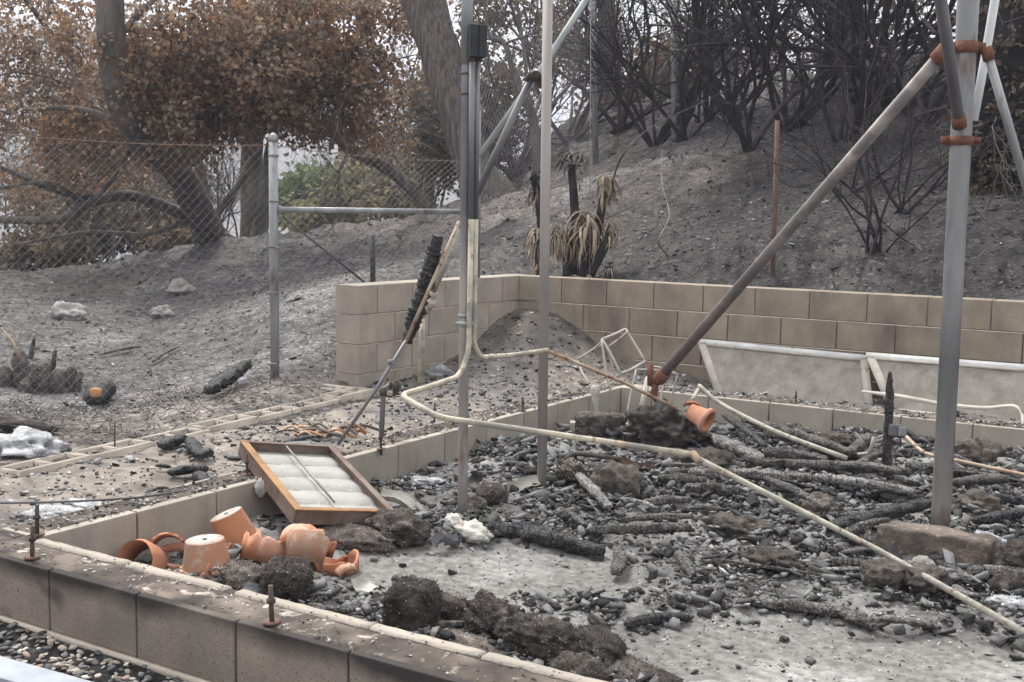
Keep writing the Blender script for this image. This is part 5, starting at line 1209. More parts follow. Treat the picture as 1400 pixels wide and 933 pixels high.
# fine chips
n = 26000; p = pit_points(n, lambda x, y: np.clip(.5+.5*dens(x, y), 0, 1), rg); s = rg.uniform(.0015, .0055, n)
z = h_pit(p[:, 0], p[:, 1])[0]+s*.3
oct_ = [np.array([[1, 0, 0], [-1, 0, 0], [0, 1, 0], [0, -1, 0], [0, 0, .6], [0, 0, -.6]], float)*np.array(q) for q in ((1, 1, 1), (2.4, .7, .5), (1, 1.6, .6))]
OF = np.array([[0, 2, 4], [2, 1, 4], [1, 3, 4], [3, 0, 4]])
mb = MB(); scatter(mb, np.column_stack([p, z]), s, char_tints(n, rg, .35, .3), oct_, OF, rg)
o = mb.build('ash_chips', M['chips']); tag(o, 'fine ash chips scattered over the room floor', None, kind='stuff')
# burnt sticks and laths lying among the rubble, most of them along the fallen roof timbers
p = pit_points(55, lambda x, y: dens(x, y)*sstep(-3.0, -1.9, x)*sstep(7, 6.2, y), rg, x1=0.)
rr = random.Random(44)
for i, (x, y) in enumerate(p):
    a = TH+rr.gauss(0, .42); L_ = rr.uniform(.12, .42); r_ = rr.uniform(.009, .02); z0 = float(h_pit(x, y)[0])+rr.uniform(.012, .06); dz = rr.gauss(0, .02)
    A = np.array([x-cos(a)*L_/2, y-sin(a)*L_/2, z0-dz]); B = np.array([x+cos(a)*L_/2, y+sin(a)*L_/2, z0+dz])
    if not (PX0+.03 < A[0] and B[0] < 1 and PY0 < min(A[1], B[1]) and max(A[1], B[1]) < PY1-.02): continue
    log('charred_stick', 'short burnt stick lying loose in the rubble on the room floor', 'burnt stick', [A, (A+B)/2+[rr.uniform(-.01, .01)]*3, B], [r_*rr.uniform(.5, 1), r_, r_*1.1, r_*rr.uniform(.4, 1)], M[rr.choice(('charwood', 'charwood', 'ashwood', 'blackwood'))], 200+i, 'burnt sticks in the rubble', flat=rr.uniform(.35, .9), n=10, sp=.014, rough=.35)
# single charcoal pieces large enough to pick out
pc = [link('charcoal_piece', None or (lambda q: q)(MB().add(SH2*.5, SF2, np.ones(3)*1.).mesh('charcoal_piece')), M['char']) for SH2, SF2 in []]
meshes = []
for k in range(12):
    bm = bmesh.new(); bmesh.ops.create_cube(bm, size=1.5); bmesh.ops.subdivide_edges(bm, edges=bm.edges[:], cuts=3, use_grid_fill=True)
    v = np.array([q.co[:] for q in bm.verts]); c8 = np.random.default_rng(k).normal(0, .22, (8, 3)); u = (v/1.5+.5)
    wt = np.stack([(u[:, 0] if a else 1-u[:, 0])*(u[:, 1] if b else 1-u[:, 1])*(u[:, 2] if c else 1-u[:, 2]) for a in (0, 1) for b in (0, 1) for c in (0, 1)], 1)
    v = v+wt@c8+.16*np.stack([fbm(v[:, 0]*1.6+k+9*q, v[:, 1]*1.6, v[:, 2]*1.6, 3) for q in range(3)], 1); v[:, 2] *= .6; v[:, 1] *= .8
    for q, p_ in zip(bm.verts, v): q.co = p_
    me = bpy.data.meshes.new('charcoal_piece'); bm.to_mesh(me); bm.free()
    at = me.color_attributes.new('tint', 'FLOAT_COLOR', 'POINT')
    for d in at.data: d.color = (1, 1, 1, 1)
    me.materials.append(M['char']); meshes.append(me)
def bigpiece(P, s, i, label, group, el=1.):
    o = bpy.data.objects.new('charcoal_piece', meshes[i % 12]); COL.objects.link(o); o.location = Vector([float(a) for a in P]); o.scale = (s*el, s, s*.8)
    o.rotation_euler = (random.uniform(-.4, .4), random.uniform(-.4, .4), random.uniform(0, 6.28)); tag(o, label, 'charcoal', group)
p = pit_points(250, lambda x, y: dens(x, y)*sstep(-3.2, -1.9, x)*sstep(7, 6, y), rg, x1=-.2)
for i, (x, y) in enumerate(p):
    s = random.uniform(.02, .036)*(1.25 if y > 4.6 else .9); bigpiece((x, y, float(h_pit(x, y)[0])+s*.35), s, i, 'charcoal piece lying loose in the rubble on the room floor', 'charcoal pieces on the room floor', random.choice((1, 1.3, 1.8)))
for i, (px, py, s, lab) in enumerate([(455, 0, 0, None), (613, 792, 0, None)]): pass
for i, (px, py, s, lab) in enumerate([(617, 785, .02, 'small black charcoal bit alone on the bare slab'), (762, 834, .022, 'round charcoal lump on the pale ash right of the root tuft'), (666, 831, .016, 'small charcoal lump on the ash near the root tuft'), (1072, 876, .02, 'lone charcoal chip on the bare slab at lower right'),
        (710, 840, .02, 'knobbly charcoal lump behind the long matted root mass'), (550, 775, .02, 'dark chip at the left edge of the bare slab')]):
    P = G(px, py); bigpiece(P+[0, 0, s*.3], s, i, lab, None)
# rubble on planter and strip
def in_points(n, rg):
    x = rg.uniform(-5, 0, n*3); y = rg.uniform(2.5, 8.1, n*3); k = ((x < -3.66) | (y > 7.25)) & ~((x < -4.45) & (y < 5.95)); return np.stack([x[k], y[k]], 1)[:n]
n = 5200; p = in_points(n, rg); n = len(p); s = np.clip(rg.lognormal(-5.1, .5, n), .002, .022); z = h_in(p[:, 0], p[:, 1])+s*.3
mb = MB(); scatter(mb, np.column_stack([p, z]), s, char_tints(n, rg, .45, .2), SH, SF, rg); o = mb.build('soil_rubble', M['chips']); tag(o, 'charcoal crumbs and stones on the soil strips', None, kind='stuff')
# debris on wall tops
mb = MB(); n = 900; x = rg.uniform(-5, 1, n); y = rg.uniform(2.30, 2.47, n); s = rg.uniform(.0015, .006, n); scatter(mb, np.stack([x, y, .222+0*x], 1), s, char_tints(n, rg, .4, .35), oct_, OF, rg)
n = 900; y = rg.uniform(2.5, 7.1, n); x = rg.uniform(PX0-.19, PX0-.02, n); s = rg.uniform(.002, .009, n); scatter(mb, np.stack([x, y, .222+0*x], 1), s, char_tints(n, rg, .4, .3), SH, SF, rg)
n = 500; x = rg.uniform(-3.3, 0, n); y = rg.uniform(PY1+.01, PY1+.19, n); s = rg.uniform(.002, .01, n); scatter(mb, np.stack([x, y, .224+0*x], 1), s, char_tints(n, rg, .4, .3), SH, SF, rg)
o = mb.build('wall_crumbs', M['chips']); tag(o, 'crumbs of char and mortar lying on the foundation tops', None, kind='stuff')
# hillside litter
def polar_points(n, r0, r1, a0, a1, rg):
    r = np.sqrt(rg.uniform(r0*r0, r1*r1, n)) if False else r0*(r1/r0)**rg.random(n); a = np.radians(rg.uniform(a0, a1, n)); x = r*np.sin(a-TH); y = r*np.cos(a-TH)
    k = ~(((x > -4.45) & (y < 8.38)) | ((x > -5.2) & (y > 5.8) & (y < 8.38)) | (y < 2.4)); return x[k], y[k]
x, y = polar_points(34000, 5.5, 19, -27, 27, rg); k = (rg.random(len(x)) < np.where(x < -4.6, .5, .85)); x, y = x[k], y[k]; n = len(x); r = np.hypot(x, y); s = np.clip(rg.lognormal(-5.05, .45, n), .003, .026)*(r/9)**.6
u = rg.random(n); b_ = np.where(u < .5, rg.uniform(.02, .07, n), np.where(u > .94, rg.uniform(.35, .6, n), rg.uniform(.07, .22, n)))
mb = MB(); scatter(mb, np.stack([x, y, h_out(x, y)+s*.2], 1), s, b_[:, None]*np.array([1.03, 1, .97]), SH, SF, rg, flat=.8, elong=np.where(rg.random(n) < .3, 2, 1.))
x, y = polar_points(14000, 6, 18, -27, 27, rg); n = len(x); z = h_out(x, y); L_ = rg.uniform(.02, .09, n); a = rg.uniform(0, 6.28, n); el = rg.uniform(0, .9, n)
A = np.stack([x, y, z], 1); B = A+np.stack([np.cos(a)*np.cos(el), np.sin(a)*np.cos(el), np.sin(el)], 1)*L_[:, None]
g_ = rg.uniform(.02, .32, n); sticks(mb, A, B, rg.uniform(.0012, .003, n), 3, g_[:, None]*np.array([[1.05, .98, .9]]))
o = mb.build('hillside_litter', M['chips']); tag(o, 'ash flakes, twigs and stones littering the burnt hillside', None, kind='stuff')
# gravel
GS, GF = chunk_shapes(12, 33, 2, .12); n = 3200
x = rg.uniform(-4.6, -1.7, n); y = rg.uniform(1.6, 2.25, n); s = rg.uniform(.007, .017, n)
pal = np.array([(.3, .28, .26), (.2, .2, .2), (.42, .38, .34), (.14, .14, .15), (.36, .27, .22), (.25, .23, .2), (.5, .47, .42), (.1, .1, .11)])
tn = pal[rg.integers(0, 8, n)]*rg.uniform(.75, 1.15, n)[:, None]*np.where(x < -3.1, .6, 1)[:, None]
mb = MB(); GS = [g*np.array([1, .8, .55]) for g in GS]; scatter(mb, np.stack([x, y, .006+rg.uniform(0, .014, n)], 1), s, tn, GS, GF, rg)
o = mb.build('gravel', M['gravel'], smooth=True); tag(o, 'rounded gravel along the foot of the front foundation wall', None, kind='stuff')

# ------------------------------------------------------------------ vegetation
def leaves(mb, C, size, tint, rg, droop=.3):
    n = len(C); D = rg.normal(0, 1, (n, 3)); D[:, 2] -= droop; D /= np.linalg.norm(D, axis=1)[:, None]
    S = np.cross(D, rg.normal(0, 1, (n, 3))); S /= np.linalg.norm(S, axis=1)[:, None]; U = np.cross(D, S)
    l = size*rg.uniform(.7, 1.3, n); w_ = l*rg.uniform(.26, .4, n); fold = rg.uniform(.05, .5, n)*l
    V = np.stack([C, C+D*(l*.45)[:, None]+S*w_[:, None]+U*fold[:, None], C+D*l[:, None], C+D*(l*.45)[:, None]-S*w_[:, None]+U*fold[:, None]], 1)
    i = np.arange(n)[:, None]*4; Fi = np.concatenate([i+np.array([[0, 1, 2]]), i+np.array([[0, 2, 3]])])
    mb.add(V.reshape(-1, 3), Fi, np.repeat(tint, 4, 0))
OAK = np.array([(.31, .17, .085), (.41, .22, .1), (.25, .165, .105), (.2, .155, .12), (.46, .32, .2), (.32, .26, .2), (.4, .33, .26)])
TAN = np.array([(.25, .2, .14), (.18, .15, .115), (.32, .26, .18), (.13, .11, .09), (.22, .16, .11)])
DRAB = np.array([(.15, .12, .085), (.12, .105, .07), (.18, .15, .11), (.09, .08, .065), (.16, .13, .07)])
GREEN = np.array([(.14, .2, .06), (.1, .15, .05), (.2, .24, .1), (.12, .14, .08)])
YEL = np.array([(.28, .27, .12), (.22, .2, .1), (.3, .25, .15), (.18, .17, .1)])
def foliage(regions, pal, leaf, rg, o_, nsprig, per, spread=.16, twig=True, droop=.3, thr=-.22):
    """leafy sprigs filling ellipsoids; regions: px, py, d, rx_px, ry_px, rd_m, weight"""
    L_ = MB(); T_ = MB(); W = np.array([r[6] for r in regions], float); cnt = (W/W.sum()*nsprig).astype(int)
    for rgn, c in zip(regions, cnt):
        px, py, d, rx, ry, rd, _ = rgn; q = rg.normal(0, 1, (c, 3)); q /= np.linalg.norm(q, axis=1)[:, None]; q *= (rg.random(c)**.45)[:, None]
        cen = atd(px, py, d); s = d/F_PX; right = np.array([cos(TH), sin(TH), 0]); fw = np.array([NRM[0], NRM[1], 0])
        P = cen+right*(q[:, :1]*rx*s)+np.array([0, 0, 1.])*(q[:, 1:2]*ry*s)+fw*(q[:, 2:]*rd)
        keep = fbm(P[:, 0]*1.1, P[:, 1]*1.1, P[:, 2]*1.1, 3) > thr
        P = P[keep]; c = len(P); 
        if not c: continue
        dirv = rg.normal(0, 1, (c, 3)); dirv /= np.linalg.norm(dirv, axis=1)[:, None]; E = P+dirv*spread*1.6
        if twig: sticks(T_, P-o_, E-o_, .0035, 3, np.ones(3)*.9)
        idx = np.repeat(np.arange(c), per); t = rg.random(len(idx))[:, None]; C = P[idx]*(1-t)+E[idx]*t+rg.normal(0, spread*.33, (len(idx), 3))
        ct = pal[rg.integers(0, len(pal), c)]*rg.uniform(.7, 1.25, c)[:, None]
        tint = ct[idx]*.6+.4*pal[rg.integers(0, len(pal), len(idx))]; tint = tint*rg.uniform(.75, 1.25, len(idx))[:, None]
        leaves(L_, C-o_, leaf, tint, rg, droop)
    return L_, T_
def limbs(mb, specs, o_, tint=1., sides=12, rough=.07, seed=0):
    """specs: list of (pixel path with depth, widths px)"""
    for k, (path, wds) in enumerate(specs):
        P = smoothpath([atd(*q) for q in path], 8); n = len(P); d = P@np.array([NRM[0], NRM[1], 0]); wd = np.interp(np.linspace(0, 1, n), np.linspace(0, 1, len(wds)), wds); R = wd/2*d/F_PX
        P_, T_, N_, B_ = frames(P); s = np.cumsum(np.r_[0, np.linalg.norm(np.diff(P, axis=0), axis=1)]); sd = sides if wd.max() > 12 else 7; a = np.arange(sd)*2*pi/sd
        rr_ = R[:, None]*(1+rough*fbm(s[:, None]*2.2+0*a, np.cos(a)[None]*1.6+seed+k+0*s[:, None], np.sin(a)[None]*1.6, 4))
        V = P_[:, None]+N_[:, None]*(rr_*np.cos(a))[..., None]+B_[:, None]*(rr_*np.sin(a))[..., None]
        i = np.arange(n-1)[:, None]*sd; j = np.arange(sd)[None]; j2 = (j+1) % sd; mb.add(V.reshape(-1, 3)-o_, np.stack([i+j, i+j2, i+sd+j2, i+sd+j], -1).reshape(-1, 4), np.ones(3)*tint)
def rbranch(mb, p, d, L, r, lev, rg, o_, tint=1., curl=.35, up=.0, split=3, tips=None, prob=.62):
    n = 6 if lev > 0 else 4; P = [p]; dv = d/np.linalg.norm(d); kids = []
    for i in range(n):
        dv = dv+rg.normal(0, curl, 3)*.35+np.array([0, 0, up*.1]); dv /= np.linalg.norm(dv); P.append(P[-1]+dv*L/n)
        if lev > 0 and i >= 1:
            for _ in range(split):
                if rg.random() < prob: kids.append((P[-1], dv, i/n))
    tube(mb, np.array(P)-o_, np.linspace(r, r*.45, n+1), 5 if r > .01 else 3, np.ones(3)*tint, cap=False)
    if tips is not None: tips.append(P[-1])
    for q, dq, f in kids:
        nd = dq+rg.normal(0, .65, 3); rbranch(mb, q, nd, L*rg.uniform(.4, .7), r*(1-.5*f)*.55, lev-1, rg, o_, tint, curl, up, split, tips, prob)

# --- the big oak on the left
o_ = G(320, 336); rg = np.random.default_rng(50)
T = thing('oak_tree', 'large scorched oak with rusty brown leaves filling the upper left', 'tree', o_)
mb = MB()
limbs(mb, [([(298, 345, 18), (285, 318, 17.5), (245, 238, 15.5), (185, 180, 13.8), (155, 100, 13.2), (150, -40, 13)], [58, 44, 38, 36, 36, 36]),
  ([(345, 340, 18.5), (344, 300, 18.5), (345, 200, 18.4), (372, 110, 15), (392, -30, 14)], [36, 31, 29, 18, 11]),
  ([(350, 335, 18.2), (362, 280, 18.2), (368, 210, 18.2), (380, 160, 18)], [24, 20, 13, 9]),
  ([(318, 340, 17.8), (262, 300, 17), (180, 268, 16), (120, 280, 15), (80, 300, 14.5), (-30, 300, 14)], [30, 17, 15, 12, 12, 10]),
  ([(180, 268, 16), (90, 265, 15), (-30, 215, 14)], [12, 9, 5]), ([(120, 282, 15), (150, 250, 14.6), (185, 195, 14.3)], [7, 6, 4]),
  ([(290, 300, 17.9), (330, 245, 17.9), (365, 170, 17.9), (400, 140, 17.8), (480, 150, 17.5), (560, 240, 17)], [11, 10, 10, 9, 6, 3]),
  ([(292, 320, 17.5), (278, 250, 17.5), (272, 190, 17.5), (300, 110, 17), (330, 20, 17)], [14, 12, 9, 8, 5]), ([(150, 100, 16.5), (220, 60, 16), (300, 30, 15.5)], [14, 9, 4]),
  ([(150, 120, 16.5), (90, 70, 16), (20, -20, 15)], [12, 9, 5]), ([(390, 145, 18), (420, 60, 17.5), (470, -30, 17)], [9, 7, 5]), ([(185, 180, 14), (110, 150, 14), (30, 150, 14)], [13, 9, 4]), ([(262, 300, 17), (200, 320, 16), (120, 318, 15.5), (20, 335, 15)], [9, 7, 6, 4]), ([(120, 280, 15), (60, 250, 14.6), (-20, 262, 14.4)], [8, 6, 4]), ([(205, 200, 14.2), (260, 130, 14), (320, 95, 14), (380, 40, 14)], [13, 10, 8, 5]), ([(345, 210, 16.5), (300, 160, 15), (250, 120, 14.4)], [9, 7, 4]), ([(152, 60, 13.1), (190, 20, 13.2), (240, -30, 13.3)], [12, 9, 6])], o_, sides=16)
for k in range(46):
    p = atd(rg.uniform(-20, 540), rg.uniform(-40, 190), rg.uniform(14.3, 17.5)); rbranch(mb, p, rg.normal(0, 1, 3)+[0, 0, .2], rg.uniform(1, 2.), .013, 2, rg, o_, rg.uniform(.6, 1.1), split=2)
mb.build('trunk', M['bark_oak'], T, smooth=True)
reg = [(50, 60, 15.5, 120, 110, 1.5, 1.), (130, 180, 15.2, 120, 65, 1.5, 1.0), (40, 190, 15, 100, 80, 1.3, .8), (230, 100, 14, 90, 90, 1.5, 1.6), (330, 60, 14.5, 110, 80, 1.6, 1.6), (430, 50, 15, 100, 70, 1.6, 1.15), (380, 115, 14.5, 95, 60, 1.4, 1.35), (260, 150, 14.2, 80, 55, 1.3, 1.0),
       (500, 110, 15, 70, 60, 1.2, .8), (520, 160, 15, 50, 40, 1., .3), (90, 245, 17, 130, 35, .8, .45), (470, 180, 15.3, 90, 20, .8, .25), (230, 205, 14.6, 60, 20, .8, .2), (560, 30, 16, 40, 40, 1, .15), (-10, 110, 16, 70, 150, 1, .6), (450, 10, 15, 110, 40, 1.5, .7)]
Lm, Tm = foliage(reg, OAK, .07, rg, o_, 6400, 13, .18, thr=-.1)
c = Lm.build('crown', M['leaf'], T); Tm.build('twigs', M['bark_oak'], T)
# --- brown undergrowth left
o_ = G(120, 352); T = thing('dead_bush', 'drab brown scorched bush spreading under the oak at left', 'bush', o_); rg = np.random.default_rng(51)
mb = MB()
for k in range(26): rbranch(mb, atd(rg.uniform(0, 330), 345, 20), rg.normal(0, .5, 3)+[0, 0, 1], 1.6, .02, 2, rg, o_, .9)
mb.build('stems', M['bark_oak'], T)
Lm, Tm = foliage([(40, 320, 19, 90, 40, 1, 1.), (140, 300, 20, 100, 45, 1, 1.), (230, 310, 20, 60, 35, 1, .6), (60, 270, 21, 90, 40, 1, .8), (180, 240, 22, 90, 40, 1, .5)], np.vstack([DRAB, TAN]), .12, rg, o_, 1500, 12, .28, droop=.6); Lm.build('crown', M['leaf'], T)
def bush(label, pal, regs, n, leaf, seed, at, cat='bush', name='bush', spread=.3, per=12):
    o_ = atd(*at); T = thing(name, label, cat, o_); rg = np.random.default_rng(seed); mb = MB()
    for k in range(8): rbranch(mb, o_+rg.normal(0, .3, 3)*[1, 1, 0], rg.normal(0, .4, 3)+[0, 0, 1], 1.5, .025, 1, rg, o_)
    mb.build('stems', M['bark_oak'], T); Lm, Tm = foliage(regs, pal, leaf, rg, o_, n, per, spread, twig=False); Lm.build('crown', M['leaf'], T)
bush('low pale dead shrub along the foot of the slope at left', TAN, [(60, 345, 17, 60, 12, .5, 1), (140, 335, 18, 70, 14, .5, 1), (220, 322, 18.5, 50, 12, .5, .6)], 380, .1, 52, (100, 352, 17.5), spread=.2)
bush('bright green shrub glimpsed between the oak trunk and the fence post', GREEN, [(435, 262, 34, 45, 28, 1.5, 1), (385, 278, 34, 35, 22, 1, .6)], 420, .22, 53, (430, 300, 34))
bush('yellow green dry shrub under the leaning limb', YEL, [(490, 255, 27, 40, 45, 1.2, 1), (450, 300, 27, 60, 16, 1, .7)], 520, .15, 54, (490, 305, 27))
bush('yellowish feathery shrub left of the leaning big trunk', np.vstack([YEL, TAN]), [(548, 265, 26, 40, 30, 1.2, 1), (530, 230, 27, 36, 35, 1.2, .7)], 420, .14, 55, (550, 290, 26))
bush('tan leafed sapling beside the big leaning trunk', TAN, [(590, 150, 19, 38, 55, .8, 1), (600, 215, 19, 35, 40, .8, .8)], 330, .1, 56, (600, 285, 19))
bush('brown leafed tree crown behind the two tall poles', np.vstack([OAK[2:4], TAN, DRAB]), [(700, 25, 20, 80, 50, 1.5, 1), (690, 120, 19, 55, 60, 1.2, .4), (780, 60, 22, 70, 50, 1.5, .45), (665, 190, 18, 30, 60, .6, .25), (830, 110, 22, 60, 60, 1.5, .3)], 1000, .1, 57, (700, 250, 19), 'tree', 'brown_tree', spread=.25, per=10)
bush('rusty orange dry shrub on the slope crest behind the faint fence', OAK[1:5], [(905, 110, 19, 45, 55, 1., 1), (860, 150, 19, 50, 40, 1, .7), (950, 170, 18, 50, 25, .8, .4)], 420, .1, 58, (900, 190, 18.5), spread=.22)
bush('brown scorched thicket behind the burnt shrubs, left part', np.vstack([DRAB, TAN]), [(960, 60, 22, 80, 80, 2, 1), (1040, 100, 21, 70, 60, 2, .8)], 560, .1, 59, (980, 170, 20), 'thicket', 'thicket', spread=.3, per=9)
bush('brown scorched thicket behind the burnt shrubs, right part', np.vstack([DRAB, DRAB*.8]), [(1130, 40, 20, 90, 70, 1.5, 1), (1230, 30, 20, 70, 45, 1.5, .8)], 170, .1, 60, (1150, 130, 19), 'thicket', 'thicket', spread=.3, per=10)
# --- big grey leaning trunk
def plain_tree(name, label, at, specs, mtl, extra=0, seed=0, reg_=None, tint=1., sides=16, pal=None):
    o_ = atd(*at); T = thing(name, label, 'tree', o_); mb = MB(); limbs(mb, specs, o_, tint, sides, seed=seed, rough=.09); rg = np.random.default_rng(seed)
    for k in range(extra):
        path = specs[k % len(specs)][0]; q = path[rg.integers(1, len(path))]; rbranch(mb, atd(*q), rg.normal(0, 1, 3)+[0, 0, .3], rg.uniform(.8, 1.8), .02, 2, rg, o_, tint)
    mb.build('trunk', M[mtl], T, smooth=True)
    if reg_:
        L_, T_ = foliage(reg_[0], pal if pal is not None else TAN, .09, rg, o_, reg_[1], 10, .22); L_.build('crown', M['leaf'], T); T_.build('twigs', M['bark_oak'], T)
plain_tree('leaning_tree', 'massive grey furrowed trunk leaning left behind the tall pole', (662, 262, 12.5), [([(668, 275, 12.6), (648, 228, 12.6), (622, 150, 12.7), (600, 70, 12.9), (577, -10, 13.1), (560, -70, 13.3)], [78, 50, 50, 56, 60, 62])], 'bark_grey', sides=32)
plain_tree('oak_tree', 'curved thick limb of an oak reaching left toward the fence post', (580, 285, 16.5), [([(580, 285, 16.5), (562, 258, 16.4), (520, 225, 16.2), (478, 205, 16), (455, 180, 16), (430, 165, 15.8)], [20, 17, 16, 15, 14, 9])], 'bark_oak', 3, 61)
plain_tree('slender_tree', 'slender dark tree standing beyond the curved limb', (588, 292, 20), [([(588, 292, 20), (586, 230, 20), (582, 150, 20), (580, -30, 20)], [17, 14, 11, 9]), ([(586, 215, 20), (560, 195, 20), (535, 165, 20)], [5, 4, 3])], 'bark_oak', 5, 62)
plain_tree('slender_tree', 'forked grey tree rising behind the fitting between the tall poles', (735, 250, 15), [([(738, 250, 15), (728, 160, 15), (705, 110, 15), (690, 60, 15), (668, 45, 15), (660, -30, 15)], [15, 13, 9, 7, 5, 4]), ([(725, 150, 15), (715, 60, 15.3), (700, -40, 15.5)], [6, 5, 4]), ([(730, 160, 15), (760, 60, 15.5), (745, -40, 16)], [6, 5, 4]), ([(728, 170, 15), (790, 90, 16), (775, -40, 16)], [6, 4, 3])], 'bark_oak', 8, 63)
plain_tree('grey_tree', 'pale thick trunk behind the greenish fence post', (835, 205, 18), [([(850, 215, 18), (840, 140, 18), (832, 60, 18), (826, -50, 18)], [42, 27, 24, 24])], 'bark_grey', 6, 64, tint=1.4)
plain_tree('grey_tree', 'ghostly grey trunk seen through the shrubs at upper right', (1155, 110, 18), [([(1150, 130, 18), (1152, 60, 18), (1160, -50, 18)], [46, 44, 48])], 'bark_burnt', 3, 65, tint=1.3)
# --- burnt shrubs on the right slope
def shrub(label, px, py, nst, H, seed, spread=.5, lean=0, r=.03, tint=1., lev=3, tall=1.):
    q = G(px, py); T = thing('burnt_shrub', label, 'shrub', q); rg = np.random.default_rng(seed)
    right = np.array([cos(TH), sin(TH), 0])
    for k in range(nst):
        mb = MB(); d = np.array([0, 0, 1.])+right*(rg.uniform(-spread, spread)+lean)+np.array([NRM[0], NRM[1], 0])*rg.uniform(-.5, .3)
        p0 = q+rg.normal(0, .05, 3)*[1, 1, 0]-[0, 0, .03]; rbranch(mb, p0, d, H*rg.uniform(.75, 1.15), r*rg.uniform(.6, 1.2), lev, rg, q, tint*rg.uniform(.6, 1.15), curl=.55, up=.3, split=2, prob=.44)
        mb.build('stem', M['bark_burnt'], T)
for i, a in enumerate([('leftmost burnt shrub with bare arching stems above the slope', 935, 192, 7, 2.5, 70, .8, -.1), ('dense black multi stemmed shrub beside the upper end of the stake', 1000, 165, 8, 2.9, 71, .9, 0.),
    ('burnt shrub with thick dark stems right of the concrete block', 1075, 178, 9, 3.0, 72, .9, .1), ('large black shrub at the centre of the crest', 1150, 192, 10, 3.0, 73, .9, .15), ('burnt shrub leaning right behind the diagonal pipe', 1180, 160, 8, 2.9, 74, 1., .5),
    ('small bare burnt bush just above the retaining wall', 1198, 343, 8, 1.25, 75, .9, 0.), ('grey tangled shrub whose pale twigs reach the burnt yuccas', 895, 200, 8, 2.0, 76, 1.1, -.3), ('burnt shrub right of the thick pole on the slope', 1262, 180, 6, 2.2, 77, .9, 0.),
    ('dark shrub between crest and steps', 1110, 140, 7, 2.9, 78, .9, .2), ('tall twiggy shrub left of the crest', 965, 165, 7, 3.0, 79, .8, -.1), ('low leafless bush near the middle of the slope', 1170, 262, 5, 1.5, 80, 1., .3), ('thin wiry shrub on the slope beside the rusty stake', 1030, 205, 5, 1.7, 81, 1.1, -.1),
    ('black shrub at the far right of the crest', 1225, 150, 8, 2.6, 82, 1., .1), ('wiry bush beneath the upper part of the diagonal pipe', 1235, 290, 6, 1.4, 83, 1.2, -.2),
    ('pale grey scrub on the crest just right of the plain pole', 775, 195, 9, 2.2, 84, 1.2, 0., 2.6), ('grey scrub on the crest between the two tall poles', 705, 240, 9, 2.0, 85, 1.2, 0., 2.6), ('pale scrub behind the greenish fence post', 845, 180, 8, 2.1, 86, 1.1, 0., 2.2), ('low grey scrub left of the tall pole on the crest', 640, 275, 6, 1.6, 87, 1.2, .2, 2.4)]):
    lab, px, py, ns, H, sd, sp, ln_ = a[:8]
    shrub(lab, px, py, ns, H, sd, sp, ln_, r=.013 if H < 1.6 else .033, lev=2 if H < 1.6 else 3, tint=a[8] if len(a) > 8 else 1.)
def twigline(label, P, r, m='bark_burnt', t=2.5):
    P = smoothpath([np.asarray(p) for p in P], 6); mb = MB(); tube(mb, P-P[0], np.linspace(r, r*.3, len(P)), 5, np.ones(3)*t); o = mb.build('bent_twig', M[m], loc=P[0], smooth=True); tag(o, label, 'twig')
twigline('arching pale twig hanging down the slope right of the yuccas', [G(912, 352)+[0, 0, .02], atd(900, 330, 9.3), atd(915, 295, 9.6), atd(905, 250, 10), atd(905, 205, 10.5)], .008, t=4.5)
twigline('long pale bent branch over the yuccas', [G(835, 260), atd(850, 215, 10.5), atd(890, 175, 11), atd(960, 140, 11.5), atd(1010, 115, 12)], .010, t=2.2)
twigline('thin grey branch slanting across the yucca tops', [atd(825, 300, 9.6), atd(880, 275, 9.8), atd(940, 245, 10)], .009, t=3)

# --- yuccas with drooping dead leaves
def leafblade(L, W, curl):
    n = 6; V = []
    for i in range(n+1):
        t = i/n; w_ = W*(sin(min(1, t*1.6+.25)*pi/2))*(1-t**2.2); x = L*t*cos(curl*t*.6); z = -L*t*sin(curl*t*.75)
        V += [(x, -w_, z+.25*w_), (x, 0, z-.1*w_), (x, w_, z+.25*w_)]
    Fq = []
    for i in range(n):
        for j in (0, 1): Fq.append((3*i+j, 3*i+j+1, 3*i+4+j, 3*i+3+j))
    mb = MB(); mb.add(np.array(V), np.array(Fq)); me = mb.mesh('leaf', True); me.materials.append(M['leaf_dead']); return me
blades = [leafblade(.3, .014, c) for c in (1.3, 1.7, 2.0)]; blackb = [leafblade(.16, .010, .8)]; blackb[0].materials.clear(); blackb[0].materials.append(M['blackwood'])
def yucca(label, stem, heads, d, seed):
    w0 = aty(stem[0][0], stem[0][1], 8.55+(9.3-d)*-.5+.3); d = w0[0]*NRM[0]+w0[1]*NRM[1]
    q = atd(*stem[0], d); T = thing('burnt_yucca', label, 'plant', q); rr = random.Random(seed)
    mb = MB(); P = smoothpath([atd(*s, d) for s in stem], 5); tube(mb, P-q, np.linspace(.045, .035, len(P)), 8, np.ones(3)*.8); mb.build('stem', M['bark_burnt'], T)
    for hx, hy, n, s, dead in heads:
        c = atd(hx, hy, d)-q
        for k in range(int(n*1.7)):
            me = rr.choice(blades) if dead else blackb[0]; o = bpy.data.objects.new('leaf', me); COL.objects.link(o); o.parent = T
            o.location = Vector([float(a) for a in c+np.array([rr.uniform(-.04, .04), rr.uniform(-.04, .04), rr.uniform(-.1, .05)*s])]); o.rotation_euler = (rr.uniform(-.3, .3), rr.uniform(-.1, .75) if dead else rr.uniform(-.9, .4), rr.uniform(0, 2*pi)); o.scale = (s*1.1*rr.uniform(.7, 1.1),)*3
yucca('burnt yucca with dark stem and black tufts, tallest of the group', [(782, 375), (786, 300), (781, 225)], [(782, 215, 16, 1., False), (770, 216, 8, .8, False), (793, 214, 10, .9, False), (790, 245, 6, .6, False)], 9.3, 1)
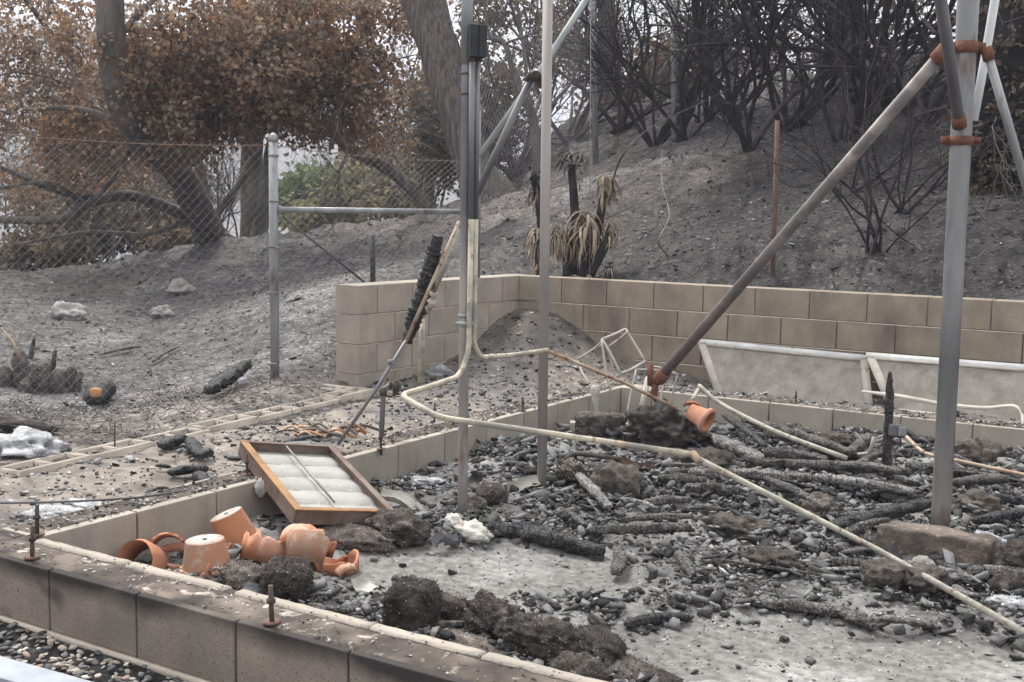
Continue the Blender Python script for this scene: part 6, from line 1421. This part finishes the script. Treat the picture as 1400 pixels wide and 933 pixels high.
yucca('burnt yucca with two small tufts left of the others', [(745, 372), (740, 300), (730, 240)], [(728, 240, 16, .9, False), (730, 258, 12, .55, True), (742, 238, 8, .8, False)], 9.2, 2)
yucca('yucca with a hanging straw coloured head on the right', [(800, 372), (818, 310), (826, 262)], [(828, 243, 34, .75, True), (833, 246, 16, .6, True)], 9.0, 3)
yucca('yucca with the largest drooping straw skirt', [(795, 378), (800, 340), (803, 300)], [(802, 300, 44, .95, True), (797, 292, 14, .8, True)], 8.9, 4)
yucca('low yucca with a dense dead leaf skirt in the middle', [(776, 378), (776, 355), (775, 330)], [(774, 318, 40, .8, True), (762, 312, 22, .7, True)], 8.8, 5)
yucca('low yucca half hidden behind the plain pole', [(738, 378), (737, 345), (734, 320)], [(733, 318, 30, .7, True), (737, 350, 16, .55, True)], 8.8, 6)
yucca('small yucca tuft on a side branch at the right', [(806, 376), (825, 340), (838, 318)], [(838, 318, 16, .5, True), (836, 300, 12, .5, True)], 8.9, 7)
yucca('tiny grey yucca tuft just above the wall', [(830, 384), (832, 372), (832, 364)], [(832, 362, 12, .36, True)], 8.7, 8)

# --- dead ivy bank at right
o_ = atd(1385, 330, 8.8); T = thing('ivy_bank', 'wall of dried brown ivy at the right edge behind the thick pole', 'ivy', o_); rg = np.random.default_rng(90)
v, f = ICO[4]; v = v.copy(); v = v*(1+.15*fbm(v[:, 0]*3, v[:, 1]*3, v[:, 2]*3))[:, None]*np.array([.75, .75, 2.0]); cc = atd(1450, 70, 9.6)
mb = MB(); mb.add(v+cc-o_, f, np.ones(3)*.5); mb.build('vine_mass', M['bark_burnt'], T, smooth=True)
pp = v*rg.uniform(.97, 1.08, (len(v), 1))+cc
idx = rg.integers(0, len(pp), 17000); C = pp[idx]+rg.normal(0, .05, (17000, 3)); k = (C-cc)@np.array([NRM[0], NRM[1], 0]) < .45; C = C[k]
IV = np.array([(.16, .12, .085), (.11, .085, .062), (.22, .17, .12), (.07, .058, .045), (.26, .2, .14)]); Lm = MB(); leaves(Lm, C-o_, .055, IV[rg.integers(0, 5, len(C))]*rg.uniform(.7, 1.2, len(C))[:, None], rg, .8)
C2 = np.array([G(rg.uniform(1310, 1400), rg.uniform(130, 270)) for _ in range(260)]); C2 = np.repeat(C2, 5, 0)+rg.normal(0, .05, (1300, 3)); leaves(Lm, C2-o_, .05, IV[rg.integers(0, 4, len(C2))]*.8, rg, .5); Lm.build('leaves', M['leaf'], T)
mb = MB()
for k in range(14): rbranch(mb, atd(rg.uniform(1335, 1400), rg.uniform(20, 260), 8.9), rg.normal(0, 1, 3), rg.uniform(.4, .9), .008, 1, rg, o_, 2.)
mb.build('vine_stems', M['bark_burnt'], T)

# ------------------------------------------------------------------ haze of smoke in the air
mb = MB(); box(mb, -900, 900, -900, 900, -30, 75)
m = bpy.data.materials.new('haze'); m.use_nodes = True; N = m.node_tree.nodes; N.remove(N['Principled BSDF'])
pv = N.new('ShaderNodeVolumePrincipled'); pv.inputs['Color'].default_value = (.76, .78, .94, 1); pv.inputs['Density'].default_value = .0018; pv.inputs['Anisotropy'].default_value = .2
m.node_tree.links.new(pv.outputs[0], N['Material Output'].inputs['Volume'])
HAZE = True
if HAZE:
    o = mb.build('haze', m); tag(o, 'thin smoky haze in the air', None, kind='stuff')
